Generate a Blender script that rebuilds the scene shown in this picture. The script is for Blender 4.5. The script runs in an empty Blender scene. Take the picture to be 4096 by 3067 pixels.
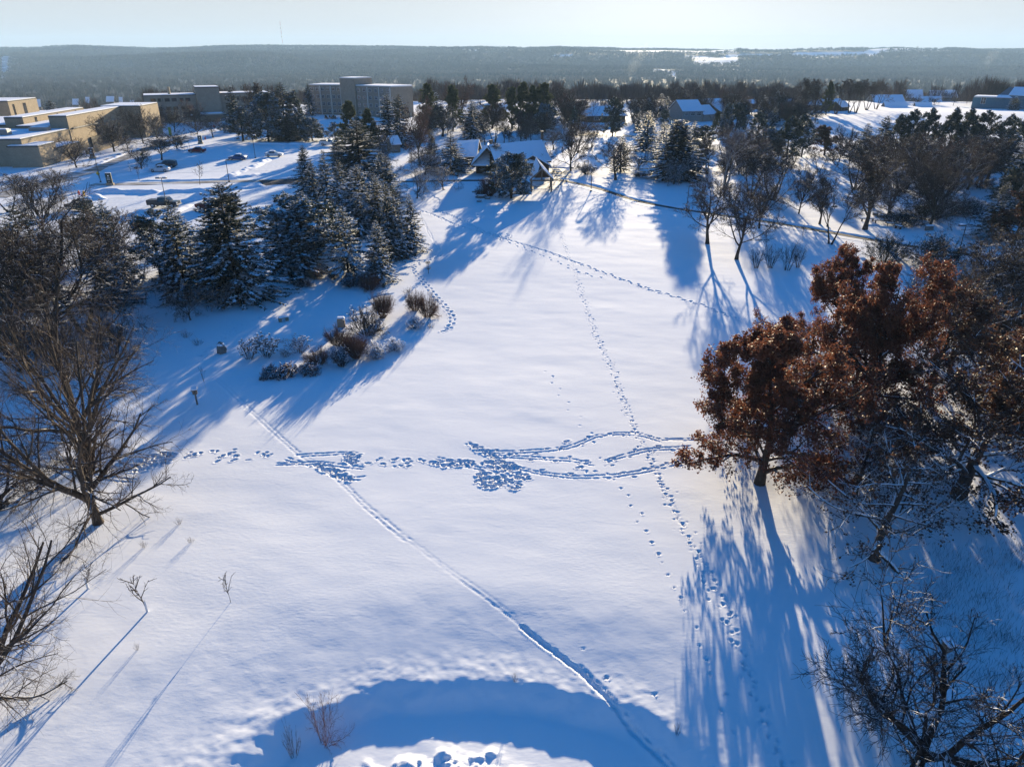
import bpy, math, random
import numpy as np
from mathutils import Vector, Matrix
R_ = math.radians
sc = bpy.context.scene
COL = sc.collection

# ------------------------------------------------------------------ camera, sky, sun, exposure
CAM_H = 25.5
PITCH = R_(25.05)
cd = bpy.data.cameras.new('camera')
cd.sensor_fit = 'HORIZONTAL'; cd.sensor_width = 36.0
cd.lens = 36.0 * 2837.0 / 4096.0
cd.clip_start = 0.5; cd.clip_end = 30000.0
cam = bpy.data.objects.new('camera', cd); COL.objects.link(cam)
cam.location = (0, 0, CAM_H); cam.rotation_euler = (R_(90) - PITCH, 0, 0)
sc.camera = cam

SUN_AZ = R_(10.8)      # to the right of straight ahead
SUN_EL = R_(8.6)
HAZE_D = 0.000095
world = bpy.data.worlds.new('World'); sc.world = world; world.use_nodes = True
nt = world.node_tree; nt.nodes.clear()
wo = nt.nodes.new('ShaderNodeOutputWorld'); bg = nt.nodes.new('ShaderNodeBackground')
sky = nt.nodes.new('ShaderNodeTexSky'); sky.sky_type = 'NISHITA'; sky.sun_disc = False
sky.sun_elevation = SUN_EL; sky.sun_rotation = SUN_AZ
sky.air_density = 1.0; sky.dust_density = 1.2; sky.ozone_density = 3.0; sky.altitude = 250
# a clear winter sky: pale and milky near the horizon, deep blue overhead
tc = nt.nodes.new('ShaderNodeTexCoord'); sz = nt.nodes.new('ShaderNodeSeparateXYZ'); nt.links.new(tc.outputs['Generated'], sz.inputs[0])
mr = nt.nodes.new('ShaderNodeMapRange'); mr.inputs[1].default_value = 0.09; mr.inputs[2].default_value = 0.30; nt.links.new(sz.outputs[2], mr.inputs[0])
def mixn(blend, fac, a, b):
    m = nt.nodes.new('ShaderNodeMix'); m.data_type = 'RGBA'; m.blend_type = blend
    if isinstance(fac, float): m.inputs[0].default_value = fac
    else: nt.links.new(fac, m.inputs[0])
    for s, q in ((6, a), (7, b)):
        if isinstance(q, tuple): m.inputs[s].default_value = (*q, 1)
        else: nt.links.new(q, m.inputs[s])
    return m.outputs[2]
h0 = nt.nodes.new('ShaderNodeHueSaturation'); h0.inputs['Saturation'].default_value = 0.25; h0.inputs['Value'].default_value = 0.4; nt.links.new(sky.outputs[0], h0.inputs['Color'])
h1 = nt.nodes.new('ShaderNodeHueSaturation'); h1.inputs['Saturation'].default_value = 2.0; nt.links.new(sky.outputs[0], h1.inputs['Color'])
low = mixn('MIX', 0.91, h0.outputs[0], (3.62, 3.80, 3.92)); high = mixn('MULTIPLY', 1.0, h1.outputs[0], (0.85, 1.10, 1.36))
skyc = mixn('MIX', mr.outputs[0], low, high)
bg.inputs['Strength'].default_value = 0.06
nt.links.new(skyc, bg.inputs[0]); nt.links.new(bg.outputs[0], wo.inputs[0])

ld = bpy.data.lights.new('sun', 'SUN'); ld.energy = 5.0; ld.angle = R_(0.5); ld.color = (1.0, 0.83, 0.56)
sun = bpy.data.objects.new('sun', ld); COL.objects.link(sun)
sdir = Vector((math.sin(SUN_AZ) * math.cos(SUN_EL), math.cos(SUN_AZ) * math.cos(SUN_EL), math.sin(SUN_EL)))
sun.rotation_euler = sdir.to_track_quat('Z', 'Y').to_euler(); sun.location = (40, 200, 160)

sc.view_settings.view_transform = 'Standard'; sc.view_settings.look = 'None'
sc.view_settings.exposure = 1.74; sc.view_settings.gamma = 1.0
sc.cycles.use_denoising = True
sc.cycles.max_bounces = 6; sc.cycles.diffuse_bounces = 3; sc.cycles.glossy_bounces = 2
sc.cycles.transmission_bounces = 2; sc.cycles.transparent_max_bounces = 6; sc.cycles.volume_bounces = 0
sc.cycles.caustics_reflective = False; sc.cycles.caustics_refractive = False
sc.cycles.sample_clamp_indirect = 4.0

# ------------------------------------------------------------------ picture <-> ground helpers (survey of the photograph, 4096 px wide)
FF, CU, CV = 2837.0, 2048.0, 1533.5
def ray(u, v):
    a = (u - CU) / FF; b = (CV - v) / FF
    return (a, math.cos(PITCH) + b * math.sin(PITCH), -math.sin(PITCH) + b * math.cos(PITCH))
def G(u, v, z=0.0):
    r = ray(u, v); t = (z - CAM_H) / r[2]
    return (r[0] * t, r[1] * t)
def slope_v(v):
    b = (CV - v) / FF
    return (-math.sin(PITCH) + b * math.cos(PITCH)) / (math.cos(PITCH) + b * math.sin(PITCH))
def height_at(y, vt): return CAM_H + y * slope_v(vt)
def metres(v, px):
    return px * CAM_H / (-ray(CU, v)[2]) / FF
RNG = np.random.default_rng(7)
random.seed(5)

# ------------------------------------------------------------------ materials
def mat(name, col, rough=0.8, spec=0.2, metal=0.0):
    m = bpy.data.materials.new(name); m.use_nodes = True
    b = m.node_tree.nodes['Principled BSDF']
    b.inputs['Base Color'].default_value = (*col, 1); b.inputs['Roughness'].default_value = rough
    b.inputs['Specular IOR Level'].default_value = spec; b.inputs['Metallic'].default_value = metal
    return m
def nodes(m): return m.node_tree.nodes, m.node_tree.links, m.node_tree.nodes['Principled BSDF']
def noise(N, L, scale, detail=3, rough=0.55, coord=None, vec='Object'):
    n = N.new('ShaderNodeTexNoise'); n.inputs['Scale'].default_value = scale
    n.inputs['Detail'].default_value = detail; n.inputs['Roughness'].default_value = rough
    if coord is None: coord = N.new('ShaderNodeTexCoord').outputs[vec]
    L.new(coord, n.inputs['Vector']); return n
def ramp(N, L, src, stops):
    r = N.new('ShaderNodeValToRGB'); cr = r.color_ramp
    while len(cr.elements) > len(stops): cr.elements.remove(cr.elements[-1])
    while len(cr.elements) < len(stops): cr.elements.new(0.5)
    for e, (p, c) in zip(cr.elements, stops):
        e.position = p; e.color = (*c, 1) if len(c) == 3 else c
    L.new(src, r.inputs[0]); return r
def mixc(N, L, fac, a, b):
    m = N.new('ShaderNodeMix'); m.data_type = 'RGBA'
    if isinstance(fac, (int, float)): m.inputs[0].default_value = fac
    else: L.new(fac, m.inputs[0])
    for s, x in ((6, a), (7, b)):
        if isinstance(x, tuple): m.inputs[s].default_value = (*x, 1)
        else: L.new(x, m.inputs[s])
    return m.outputs[2]
def math_n(N, L, op, a, b=None):
    m = N.new('ShaderNodeMath'); m.operation = op
    for i, x in enumerate((a, b)):
        if x is None: continue
        if isinstance(x, (int, float)): m.inputs[i].default_value = x
        else: L.new(x, m.inputs[i])
    return m.outputs[0]
def noisy(name, c1, c2, scale, rough=0.85, bump=0.0, bscale=None, detail=4, spec=0.2):
    m = mat(name, c1, rough, spec); N, L, b = nodes(m)
    n = noise(N, L, scale, detail)
    r = ramp(N, L, n.outputs[0], [(0.3, c1), (0.7, c2)]); L.new(r.outputs[0], b.inputs['Base Color'])
    if bump:
        bn = noise(N, L, bscale or scale * 3, 3); bp = N.new('ShaderNodeBump'); bp.inputs['Strength'].default_value = bump
        bp.inputs['Distance'].default_value = 0.05
        L.new(bn.outputs[0], bp.inputs['Height']); L.new(bp.outputs[0], b.inputs['Normal'])
    return m
SNOWC = (0.82, 0.835, 0.87)
def snow_ground():
    m = mat('snow', SNOWC, 0.9, 0.03); N, L, b = nodes(m)
    geo = N.new('ShaderNodeNewGeometry'); P = geo.outputs['Position']
    big = noise(N, L, 0.035, 4, 0.5, P)
    r = ramp(N, L, big.outputs[0], [(0.3, (0.81, 0.825, 0.86)), (0.7, (0.84, 0.85, 0.88))])
    at = N.new('ShaderNodeAttribute'); at.attribute_name = 'woodland'
    fl = noise(N, L, 0.05, 4, 0.6, P); fr = ramp(N, L, fl.outputs[0], [(0.35, (0.055, 0.048, 0.044)), (0.65, (0.12, 0.105, 0.095))])  # woodland floor: leaf litter, darkened to paint in shade under the trees
    L.new(mixc(N, L, at.outputs['Fac'], r.outputs[0], fr.outputs[0]), b.inputs['Base Color'])
    # wind-packed grain, two sizes, and long low sastrugi
    mp = N.new('ShaderNodeMapping'); mp.inputs['Scale'].default_value = (0.45, 1.0, 1.0); mp.inputs['Rotation'].default_value = (0, 0, 0.25)
    L.new(P, mp.inputs['Vector'])
    g1 = noise(N, L, 7.0, 3, 0.6, mp.outputs[0]); g2 = noise(N, L, 0.9, 3, 0.5, mp.outputs[0])
    b1 = N.new('ShaderNodeBump'); b1.inputs['Strength'].default_value = 0.55; b1.inputs['Distance'].default_value = 0.012
    b2 = N.new('ShaderNodeBump'); b2.inputs['Strength'].default_value = 0.5; b2.inputs['Distance'].default_value = 0.022
    L.new(g2.outputs[0], b2.inputs['Height']); L.new(g1.outputs[0], b1.inputs['Height'])
    # thin wind-crust ledges, and grain that comes and goes across the field
    cr = noise(N, L, 0.22, 4, 0.55, mp.outputs[0]); cs = ramp(N, L, cr.outputs[0], [(0.485, (0, 0, 0)), (0.505, (1, 1, 1)), (0.56, (.45, .45, .45)), (0.575, (.75, .75, .75))])
    b3 = N.new('ShaderNodeBump'); b3.inputs['Strength'].default_value = 0.10; b3.inputs['Distance'].default_value = 0.02; L.new(cs.outputs[0], b3.inputs['Height']); L.new(b2.outputs[0], b3.inputs['Normal'])
    gm = noise(N, L, 0.09, 3, 0.6, P); gs = N.new('ShaderNodeMapRange'); gs.inputs[1].default_value = .35; gs.inputs[2].default_value = .65; gs.inputs[3].default_value = .18; gs.inputs[4].default_value = .8
    L.new(gm.outputs[0], gs.inputs[0]); L.new(gs.outputs[0], b1.inputs['Strength'])
    L.new(b3.outputs[0], b1.inputs['Normal']); L.new(b1.outputs[0], b.inputs['Normal'])
    return m
M = {}
M['ground'] = snow_ground()
M['snow'] = noisy('snow_cover', (0.80, 0.83, 0.90), (0.84, 0.86, 0.91), 1.5, 0.9, 0.25, 4.0, spec=0.03)
def barky(name, c1, c2, thr=0.62, soft=0.12, nscale=2.2, amt=1.0):
    """bark with snow lying on the upper side of each limb"""
    m = mat(name, c1, 0.9, 0.15); N, L, b = nodes(m)
    geo = N.new('ShaderNodeNewGeometry')
    n = noise(N, L, 5.0, 3, 0.6, geo.outputs['Position'])
    base = ramp(N, L, n.outputs[0], [(0.3, c1), (0.7, c2)])
    sx = N.new('ShaderNodeSeparateXYZ'); L.new(geo.outputs['Normal'], sx.inputs[0])
    n2 = noise(N, L, nscale, 2, 0.5, geo.outputs['Position'])
    s = math_n(N, L, 'ADD', sx.outputs[2], math_n(N, L, 'MULTIPLY', math_n(N, L, 'SUBTRACT', n2.outputs[0], 0.5), 1.3))
    f = N.new('ShaderNodeMapRange'); f.inputs[1].default_value = thr; f.inputs[2].default_value = thr + soft
    f.inputs[4].default_value = amt
    L.new(s, f.inputs[0])
    L.new(mixc(N, L, f.outputs[0], base.outputs[0], SNOWC), b.inputs['Base Color'])
    return m
M['bark'] = barky('bark_grey_brown', (0.038, 0.030, 0.025), (0.075, 0.058, 0.046), 0.86)
M['bark_dark'] = barky('bark_dark', (0.022, 0.018, 0.016), (0.045, 0.036, 0.030), 0.74)
M['bark_snowy'] = barky('bark_snowy', (0.035, 0.03, 0.027), (0.07, 0.058, 0.05), 0.42)
M['bark_pale'] = barky('bark_pale', (0.16, 0.145, 0.14), (0.28, 0.26, 0.25), 0.62)
M['twig'] = barky('twig_brown', (0.048, 0.036, 0.030), (0.085, 0.064, 0.052), 0.95)
M['twig_dark'] = barky('twig_dark', (0.03, 0.025, 0.023), (0.058, 0.047, 0.041), 0.86)
M['twig_red'] = barky('twig_reddish', (0.075, 0.042, 0.034), (0.12, 0.068, 0.054), 1.0)
M['willow'] = barky('twig_willow', (0.10, 0.045, 0.030), (0.17, 0.085, 0.055), 1.0)
M['twig_snowy'] = barky('twig_snowy', (0.05, 0.042, 0.038), (0.085, 0.07, 0.06), 0.55)
M['twig_pale'] = barky('twig_pale', (0.11, 0.092, 0.085), (0.18, 0.155, 0.145), 0.85)
def leafy(name, c1, c2, trans=0.35, rough=0.62, spec=0.28):
    m = bpy.data.materials.new(name); m.use_nodes = True; N, L, b = nodes(m)
    geo = N.new('ShaderNodeNewGeometry')
    n = noise(N, L, 1.3, 3, 0.6, geo.outputs['Position'])
    oi = geo.outputs['Random Per Island']
    mx = math_n(N, L, 'ADD', math_n(N, L, 'MULTIPLY', n.outputs[0], 0.6), math_n(N, L, 'MULTIPLY', oi, 0.4))
    r = ramp(N, L, mx, [(0.25, c1), (0.75, c2)])
    L.new(r.outputs[0], b.inputs['Base Color']); b.inputs['Roughness'].default_value = rough; b.inputs['Specular IOR Level'].default_value = spec
    t = N.new('ShaderNodeBsdfTranslucent'); L.new(r.outputs[0], t.inputs[0])
    ms = N.new('ShaderNodeMixShader'); ms.inputs[0].default_value = trans
    L.new(b.outputs[0], ms.inputs[1]); L.new(t.outputs[0], ms.inputs[2])
    L.new(ms.outputs[0], N['Material Output'].inputs[0]); return m
M['oakleaf'] = leafy('oak_leaf_rust', (0.080, 0.032, 0.021), (0.20, 0.078, 0.043), 0.34)
M['oakleaf_dark'] = leafy('oak_leaf_dark', (0.050, 0.027, 0.019), (0.12, 0.062, 0.038), 0.28)
M['needle'] = leafy('spruce_needle', (0.016, 0.028, 0.024), (0.040, 0.058, 0.045), 0.12, 0.6, 0.2)
M['needle_olive'] = leafy('pine_needle_olive', (0.040, 0.050, 0.020), (0.10, 0.105, 0.042), 0.25, 0.6, 0.2)
M['needle_blue'] = leafy('pine_needle', (0.026, 0.040, 0.034), (0.062, 0.078, 0.060), 0.15, 0.6, 0.2)
def brick(name, c1, c2, mortar, sx=1.0):
    m = mat(name, c1, 0.9, 0.1); N, L, b = nodes(m)
    geo = N.new('ShaderNodeNewGeometry'); tc = N.new('ShaderNodeTexCoord')
    sep = N.new('ShaderNodeSeparateXYZ'); L.new(tc.outputs['Object'], sep.inputs[0])
    cmb = N.new('ShaderNodeCombineXYZ')
    L.new(math_n(N, L, 'ADD', sep.outputs[0], sep.outputs[1]), cmb.inputs[0]); L.new(sep.outputs[2], cmb.inputs[1])
    br = N.new('ShaderNodeTexBrick'); br.inputs['Scale'].default_value = 2.2 * sx
    br.inputs['Color1'].default_value = (*c1, 1); br.inputs['Color2'].default_value = (*c2, 1); br.inputs['Mortar'].default_value = (*mortar, 1)
    br.inputs['Mortar Size'].default_value = 0.012
    L.new(cmb.outputs[0], br.inputs['Vector'])
    n = noise(N, L, 0.8, 5, 0.7, geo.outputs['Position'])
    r = ramp(N, L, n.outputs[0], [(0.25, (0.78, 0.78, 0.78)), (0.75, (1.1, 1.1, 1.1))])
    mm = N.new('ShaderNodeMix'); mm.data_type = 'RGBA'; mm.blend_type = 'MULTIPLY'; mm.inputs[0].default_value = 1
    L.new(br.outputs[0], mm.inputs[6]); L.new(r.outputs[0], mm.inputs[7]); L.new(mm.outputs[2], b.inputs['Base Color'])
    return m
M['brick_tan'] = brick('tan_brick', (0.35, 0.28, 0.195), (0.28, 0.225, 0.155), (0.33, 0.285, 0.22))
M['brick_grey'] = brick('grey_tan_brick', (0.33, 0.27, 0.20), (0.27, 0.22, 0.165), (0.3, 0.26, 0.21))
M['panel_tan'] = noisy('tan_panel', (0.21, 0.175, 0.135), (0.27, 0.225, 0.175), 1.2)
M['trim_dark'] = noisy('dark_trim', (0.045, 0.042, 0.04), (0.07, 0.065, 0.06), 3)
M['trim_pale'] = noisy('pale_trim', (0.45, 0.42, 0.37), (0.55, 0.52, 0.46), 3)
M['glass'] = mat('dark_glass', (0.02, 0.025, 0.03), 0.08, 0.6)
M['wood_dark'] = noisy('dark_wood', (0.045, 0.032, 0.024), (0.085, 0.062, 0.046), 4, bump=0.3)
M['wood_grey'] = noisy('weathered_wood', (0.14, 0.115, 0.09), (0.22, 0.18, 0.14), 4, bump=0.3)
M['blue_wall'] = noisy('blue_siding', (0.055, 0.13, 0.17), (0.075, 0.16, 0.20), 2)
M['siding'] = noisy('grey_siding', (0.20, 0.195, 0.18), (0.27, 0.26, 0.24), 2)
M['siding_dark'] = noisy('brown_siding', (0.07, 0.06, 0.05), (0.11, 0.09, 0.075), 2)
M['white'] = noisy('white_paint', (0.62, 0.62, 0.60), (0.72, 0.72, 0.70), 3, 0.6)
M['shingle'] = noisy('grey_shingle', (0.10, 0.11, 0.125), (0.17, 0.18, 0.20), 2)
M['metal_dark'] = mat('dark_metal', (0.03, 0.03, 0.032), 0.5, 0.4, 0.3)
M['metal_grey'] = mat('grey_metal', (0.22, 0.21, 0.20), 0.5, 0.4, 0.4)
M['stone'] = noisy('field_stone', (0.13, 0.12, 0.11), (0.24, 0.22, 0.19), 3, bump=0.5)
M['stone_tan'] = noisy('tan_stone', (0.26, 0.20, 0.14), (0.36, 0.29, 0.20), 3, bump=0.5)
M['rubber'] = mat('rubber', (0.015, 0.015, 0.016), 0.85, 0.2)
M['rim'] = mat('alloy', (0.35, 0.35, 0.36), 0.4, 0.5, 0.6)
M['red'] = mat('red_paint', (0.45, 0.035, 0.03), 0.5, 0.4)
M['yellow'] = mat('yellow_sign', (0.75, 0.42, 0.03), 0.5, 0.3)
M['sign_green'] = mat('sign_dark_green', (0.012, 0.030, 0.028), 0.5, 0.3)
M['sign_brown'] = mat('sign_brown', (0.06, 0.035, 0.03), 0.5, 0.3)
M['banner'] = mat('banner_green', (0.11, 0.20, 0.035), 0.7, 0.2)
M['lamp'] = mat('tail_lamp', (0.35, 0.02, 0.02), 0.3, 0.5)
M['headlamp'] = mat('head_lamp', (0.6, 0.6, 0.62), 0.15, 0.6)
M['tube'] = mat('tree_guard', (0.62, 0.63, 0.66), 0.6, 0.3)
M['straw'] = noisy('dry_straw', (0.16, 0.105, 0.06), (0.28, 0.19, 0.11), 3)
def slush():
    m = mat('slush_road', (0.2, 0.18, 0.15), 0.7, 0.2); N, L, b = nodes(m)
    geo = N.new('ShaderNodeNewGeometry')
    mp = N.new('ShaderNodeMapping'); mp.inputs['Scale'].default_value = (0.16, 0.8, 1)
    L.new(geo.outputs['Position'], mp.inputs['Vector'])
    n = noise(N, L, 0.9, 5, 0.65, mp.outputs[0])
    r = ramp(N, L, n.outputs[0], [(0.36, (0.11, 0.095, 0.08)), (0.50, (0.30, 0.275, 0.25)), (0.62, (0.72, 0.74, 0.78))])
    L.new(r.outputs[0], b.inputs['Base Color']); return m
M['slush'] = slush()
M['asphalt'] = noisy('wet_asphalt', (0.035, 0.035, 0.038), (0.11, 0.10, 0.095), 0.8, 0.9, spec=0.08)
def packed():
    m = mat('packed_snow', (0.74, 0.77, 0.83), 0.8, 0.1); N, L, b = nodes(m)
    geo = N.new('ShaderNodeNewGeometry')
    mp = N.new('ShaderNodeMapping'); mp.inputs['Scale'].default_value = (0.10, 1.3, 1); mp.inputs['Rotation'].default_value = (0, 0, -0.12)
    L.new(geo.outputs['Position'], mp.inputs['Vector'])
    n = noise(N, L, 1.6, 4, 0.6, mp.outputs[0]); w = N.new('ShaderNodeTexWave'); w.inputs['Scale'].default_value = 0.22
    w.inputs['Distortion'].default_value = 9; w.inputs['Detail'].default_value = 2
    L.new(geo.outputs['Position'], w.inputs['Vector'])
    r = ramp(N, L, n.outputs[0], [(0.35, (0.66, 0.685, 0.73)), (0.6, (0.79, 0.82, 0.87))]); L.new(r.outputs[0], b.inputs['Base Color'])
    bp = N.new('ShaderNodeBump'); bp.inputs['Strength'].default_value = 0.6; bp.inputs['Distance'].default_value = 0.06
    L.new(math_n(N, L, 'ADD', n.outputs[0], math_n(N, L, 'MULTIPLY', w.outputs[0], 0.35)), bp.inputs['Height']); L.new(bp.outputs[0], b.inputs['Normal'])
    return m
M['packed'] = packed()

# ------------------------------------------------------------------ mesh helpers
def tag(o, label=None, cat=None, group=None, kind=None):
    if label: o['label'] = label
    if cat: o['category'] = cat
    if group: o['group'] = group
    if kind: o['kind'] = kind
    return o
def np_mesh(name, V, F, mats, mi=None, smooth=False):
    """V (n,3); F list of (m,k) index arrays"""
    me = bpy.data.meshes.new(name)
    V = np.asarray(V, np.float32); me.vertices.add(len(V)); me.vertices.foreach_set('co', V.ravel())
    F = [np.asarray(f, np.int32) for f in F if len(f)]
    flat = np.concatenate([f.ravel() for f in F]); tot = np.concatenate([np.full(len(f), f.shape[1], np.int32) for f in F])
    start = np.concatenate([[0], np.cumsum(tot)[:-1]]).astype(np.int32)
    me.loops.add(len(flat)); me.loops.foreach_set('vertex_index', flat)
    me.polygons.add(len(tot)); me.polygons.foreach_set('loop_start', start)
    for m in (mats if isinstance(mats, (list, tuple)) else [mats]): me.materials.append(m)
    if mi is not None: me.polygons.foreach_set('material_index', np.asarray(mi, np.int32))
    if smooth: me.polygons.foreach_set('use_smooth', np.ones(len(tot), bool))
    me.update(calc_edges=True); return me
def link(name, data, parent=None, loc=None, rz=None, scale=None):
    o = bpy.data.objects.new(name, data); COL.objects.link(o)
    if parent is not None: o.parent = parent
    if loc is not None: o.location = loc
    if rz is not None: o.rotation_euler = (0, 0, rz)
    if scale is not None: o.scale = scale
    return o
def empty(name, loc=(0, 0, 0), rz=0.0, label=None, cat=None, group=None, kind=None):
    o = link(name, None, None, loc, rz); o.empty_display_size = 0.3
    return tag(o, label, cat, group, kind)
class MB:
    def __init__(s): s.v = []; s.f = []; s.m = []
    def add(s, vs, fs, mi=0):
        b = len(s.v); s.v += [tuple(p) for p in vs]; s.f += [[b + i for i in f] for f in fs]; s.m += [mi] * len(fs); return s
    def box(s, c, d, rz=0.0, mi=0, taper=1.0):
        x, y, z = d[0] / 2, d[1] / 2, d[2] / 2; cs, sn = math.cos(rz), math.sin(rz); vs = []
        for dz, k in ((-z, 1.0), (z, taper)):
            for dx, dy in ((-x, -y), (x, -y), (x, y), (-x, y)):
                a, b = dx * k, dy * k
                vs.append((c[0] + a * cs - b * sn, c[1] + a * sn + b * cs, c[2] + dz))
        return s.add(vs, [[3, 2, 1, 0], [4, 5, 6, 7], [0, 1, 5, 4], [1, 2, 6, 5], [2, 3, 7, 6], [3, 0, 4, 7]], mi)
    def prism(s, poly, z0, z1, mi=0):
        n = len(poly); vs = [(p[0], p[1], z0) for p in poly] + [(p[0], p[1], z1) for p in poly]
        return s.add(vs, [list(range(n - 1, -1, -1)), list(range(n, 2 * n))] + [[i, (i + 1) % n, n + (i + 1) % n, n + i] for i in range(n)], mi)
    def slab(s, quad, th, mi=0):
        """quad of 3-D points thickened downwards by th"""
        n = len(quad); vs = [tuple(p) for p in quad] + [(p[0], p[1], p[2] - th) for p in quad]
        return s.add(vs, [list(range(n)), list(range(2 * n - 1, n - 1, -1))] + [[(i + 1) % n, i, n + i, n + (i + 1) % n] for i in range(n)], mi)
    def cyl(s, p, r, h, n=10, r2=None, axis='z', mi=0):
        r2 = r if r2 is None else r2; vs = []
        for k, rr in ((0, r), (1, r2)):
            for i in range(n):
                a = 2 * math.pi * i / n; c, d = rr * math.cos(a), rr * math.sin(a)
                q = (c, d, h * k) if axis == 'z' else ((c, h * k, d) if axis == 'y' else (h * k, c, d))
                vs.append((p[0] + q[0], p[1] + q[1], p[2] + q[2]))
        return s.add(vs, [list(range(n - 1, -1, -1)), list(range(n, 2 * n))] + [[i, (i + 1) % n, n + (i + 1) % n, n + i] for i in range(n)], mi)
    def tube(s, pts, r, n=6, mi=0):
        pts = [Vector(p) for p in pts]; rr = r if isinstance(r, (list, tuple)) else [r] * len(pts); vs = []
        for i, p in enumerate(pts):
            t = (pts[min(i + 1, len(pts) - 1)] - pts[max(i - 1, 0)]).normalized()
            a = t.cross(Vector((0.31, 0.2, 0.93))).normalized() if abs(t.z) < 0.95 else t.cross(Vector((1, 0.1, 0))).normalized()
            b = t.cross(a)
            for k in range(n):
                an = 2 * math.pi * k / n; vs.append(p + (a * math.cos(an) + b * math.sin(an)) * rr[i])
        fs = []
        for i in range(len(pts) - 1):
            for k in range(n): fs.append([i * n + k, i * n + (k + 1) % n, (i + 1) * n + (k + 1) % n, (i + 1) * n + k])
        fs += [list(range(n - 1, -1, -1)), list(range((len(pts) - 1) * n, len(pts) * n))]
        return s.add(vs, fs, mi)
    def blob(s, c, d, seed=0, mi=0, nu=10, nv=7, rough=0.18, zmin=None):
        rg = random.Random(seed); vs = []
        for j in range(nv + 1):
            th = math.pi * j / nv
            for i in range(nu):
                ph = 2 * math.pi * i / nu; k = 1 + rough * (rg.random() - 0.5) * 2
                z = c[2] + d[2] * math.cos(th) * k
                if zmin is not None: z = max(z, zmin)
                vs.append((c[0] + d[0] * math.sin(th) * math.cos(ph) * k, c[1] + d[1] * math.sin(th) * math.sin(ph) * k, z))
        fs = []
        for j in range(nv):
            for i in range(nu):
                fs.append([j * nu + i, (j + 1) * nu + i, (j + 1) * nu + (i + 1) % nu, j * nu + (i + 1) % nu])
        return s.add(vs, fs, mi)
    def data(s, name, mats, smooth=False):
        me = bpy.data.meshes.new(name); me.from_pydata(s.v, [], s.f)
        mats = mats if isinstance(mats, (list, tuple)) else [mats]
        for m in mats: me.materials.append(m)
        if len(mats) > 1: me.polygons.foreach_set('material_index', s.m)
        if smooth: me.polygons.foreach_set('use_smooth', [True] * len(s.f))
        me.update(); return me
    def build(s, name, mats, parent=None, smooth=False, world=False):
        """world=True: vertices are world coordinates although the parent sits elsewhere"""
        o = link(name, s.data(name, mats, smooth), parent)
        if world and parent is not None: o.location = (-parent.location[0], -parent.location[1], -parent.location[2])
        return o

# ------------------------------------------------------------------ terrain: one sheet from below the camera to beyond the ridge
def sstep(x, a, b):
    t = np.clip((x - a) / (b - a), 0, 1); return t * t * (3 - 2 * t)
def vnoise(x, y, seed=0):
    """smooth value noise on numpy arrays"""
    xi = np.floor(x).astype(np.int64); yi = np.floor(y).astype(np.int64); fx = x - xi; fy = y - yi
    fx = fx * fx * (3 - 2 * fx); fy = fy * fy * (3 - 2 * fy)
    def h(a, b):
        n = (a * 374761393 + b * 668265263 + seed * 69069) & 0x7fffffff
        n = ((n ^ (n >> 13)) * 1274126177) & 0x7fffffff
        return ((n ^ (n >> 16)) & 0xffff) / 65535.0
    return (h(xi, yi) * (1 - fx) + h(xi + 1, yi) * fx) * (1 - fy) + (h(xi, yi + 1) * (1 - fx) + h(xi + 1, yi + 1) * fx) * fy
def fbm(x, y, o=4, seed=0):
    s = 0; a = 0.5
    for i in range(o): s = s + a * (vnoise(x * 2 ** i, y * 2 ** i, seed + i) - 0.5); a *= 0.5
    return s
RIDGE_X = np.array([-9000, -3750, -3400, -2900, -2400, -1900, -1400, -700, 0, 650, 1300, 2350, 3000, 3750, 9000.])
RIDGE_V = np.array([110, 112, 106, 103, 107, 102, 101, 102.5, 105, 106, 107.5, 108, 106, 108, 107.])
POND = (-1.8, 15.6, 10.6, 7.3)
def pond_e(x, y): return np.sqrt(((x - POND[0]) / POND[2]) ** 2 + ((y - POND[1]) / POND[3]) ** 2)
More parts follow.
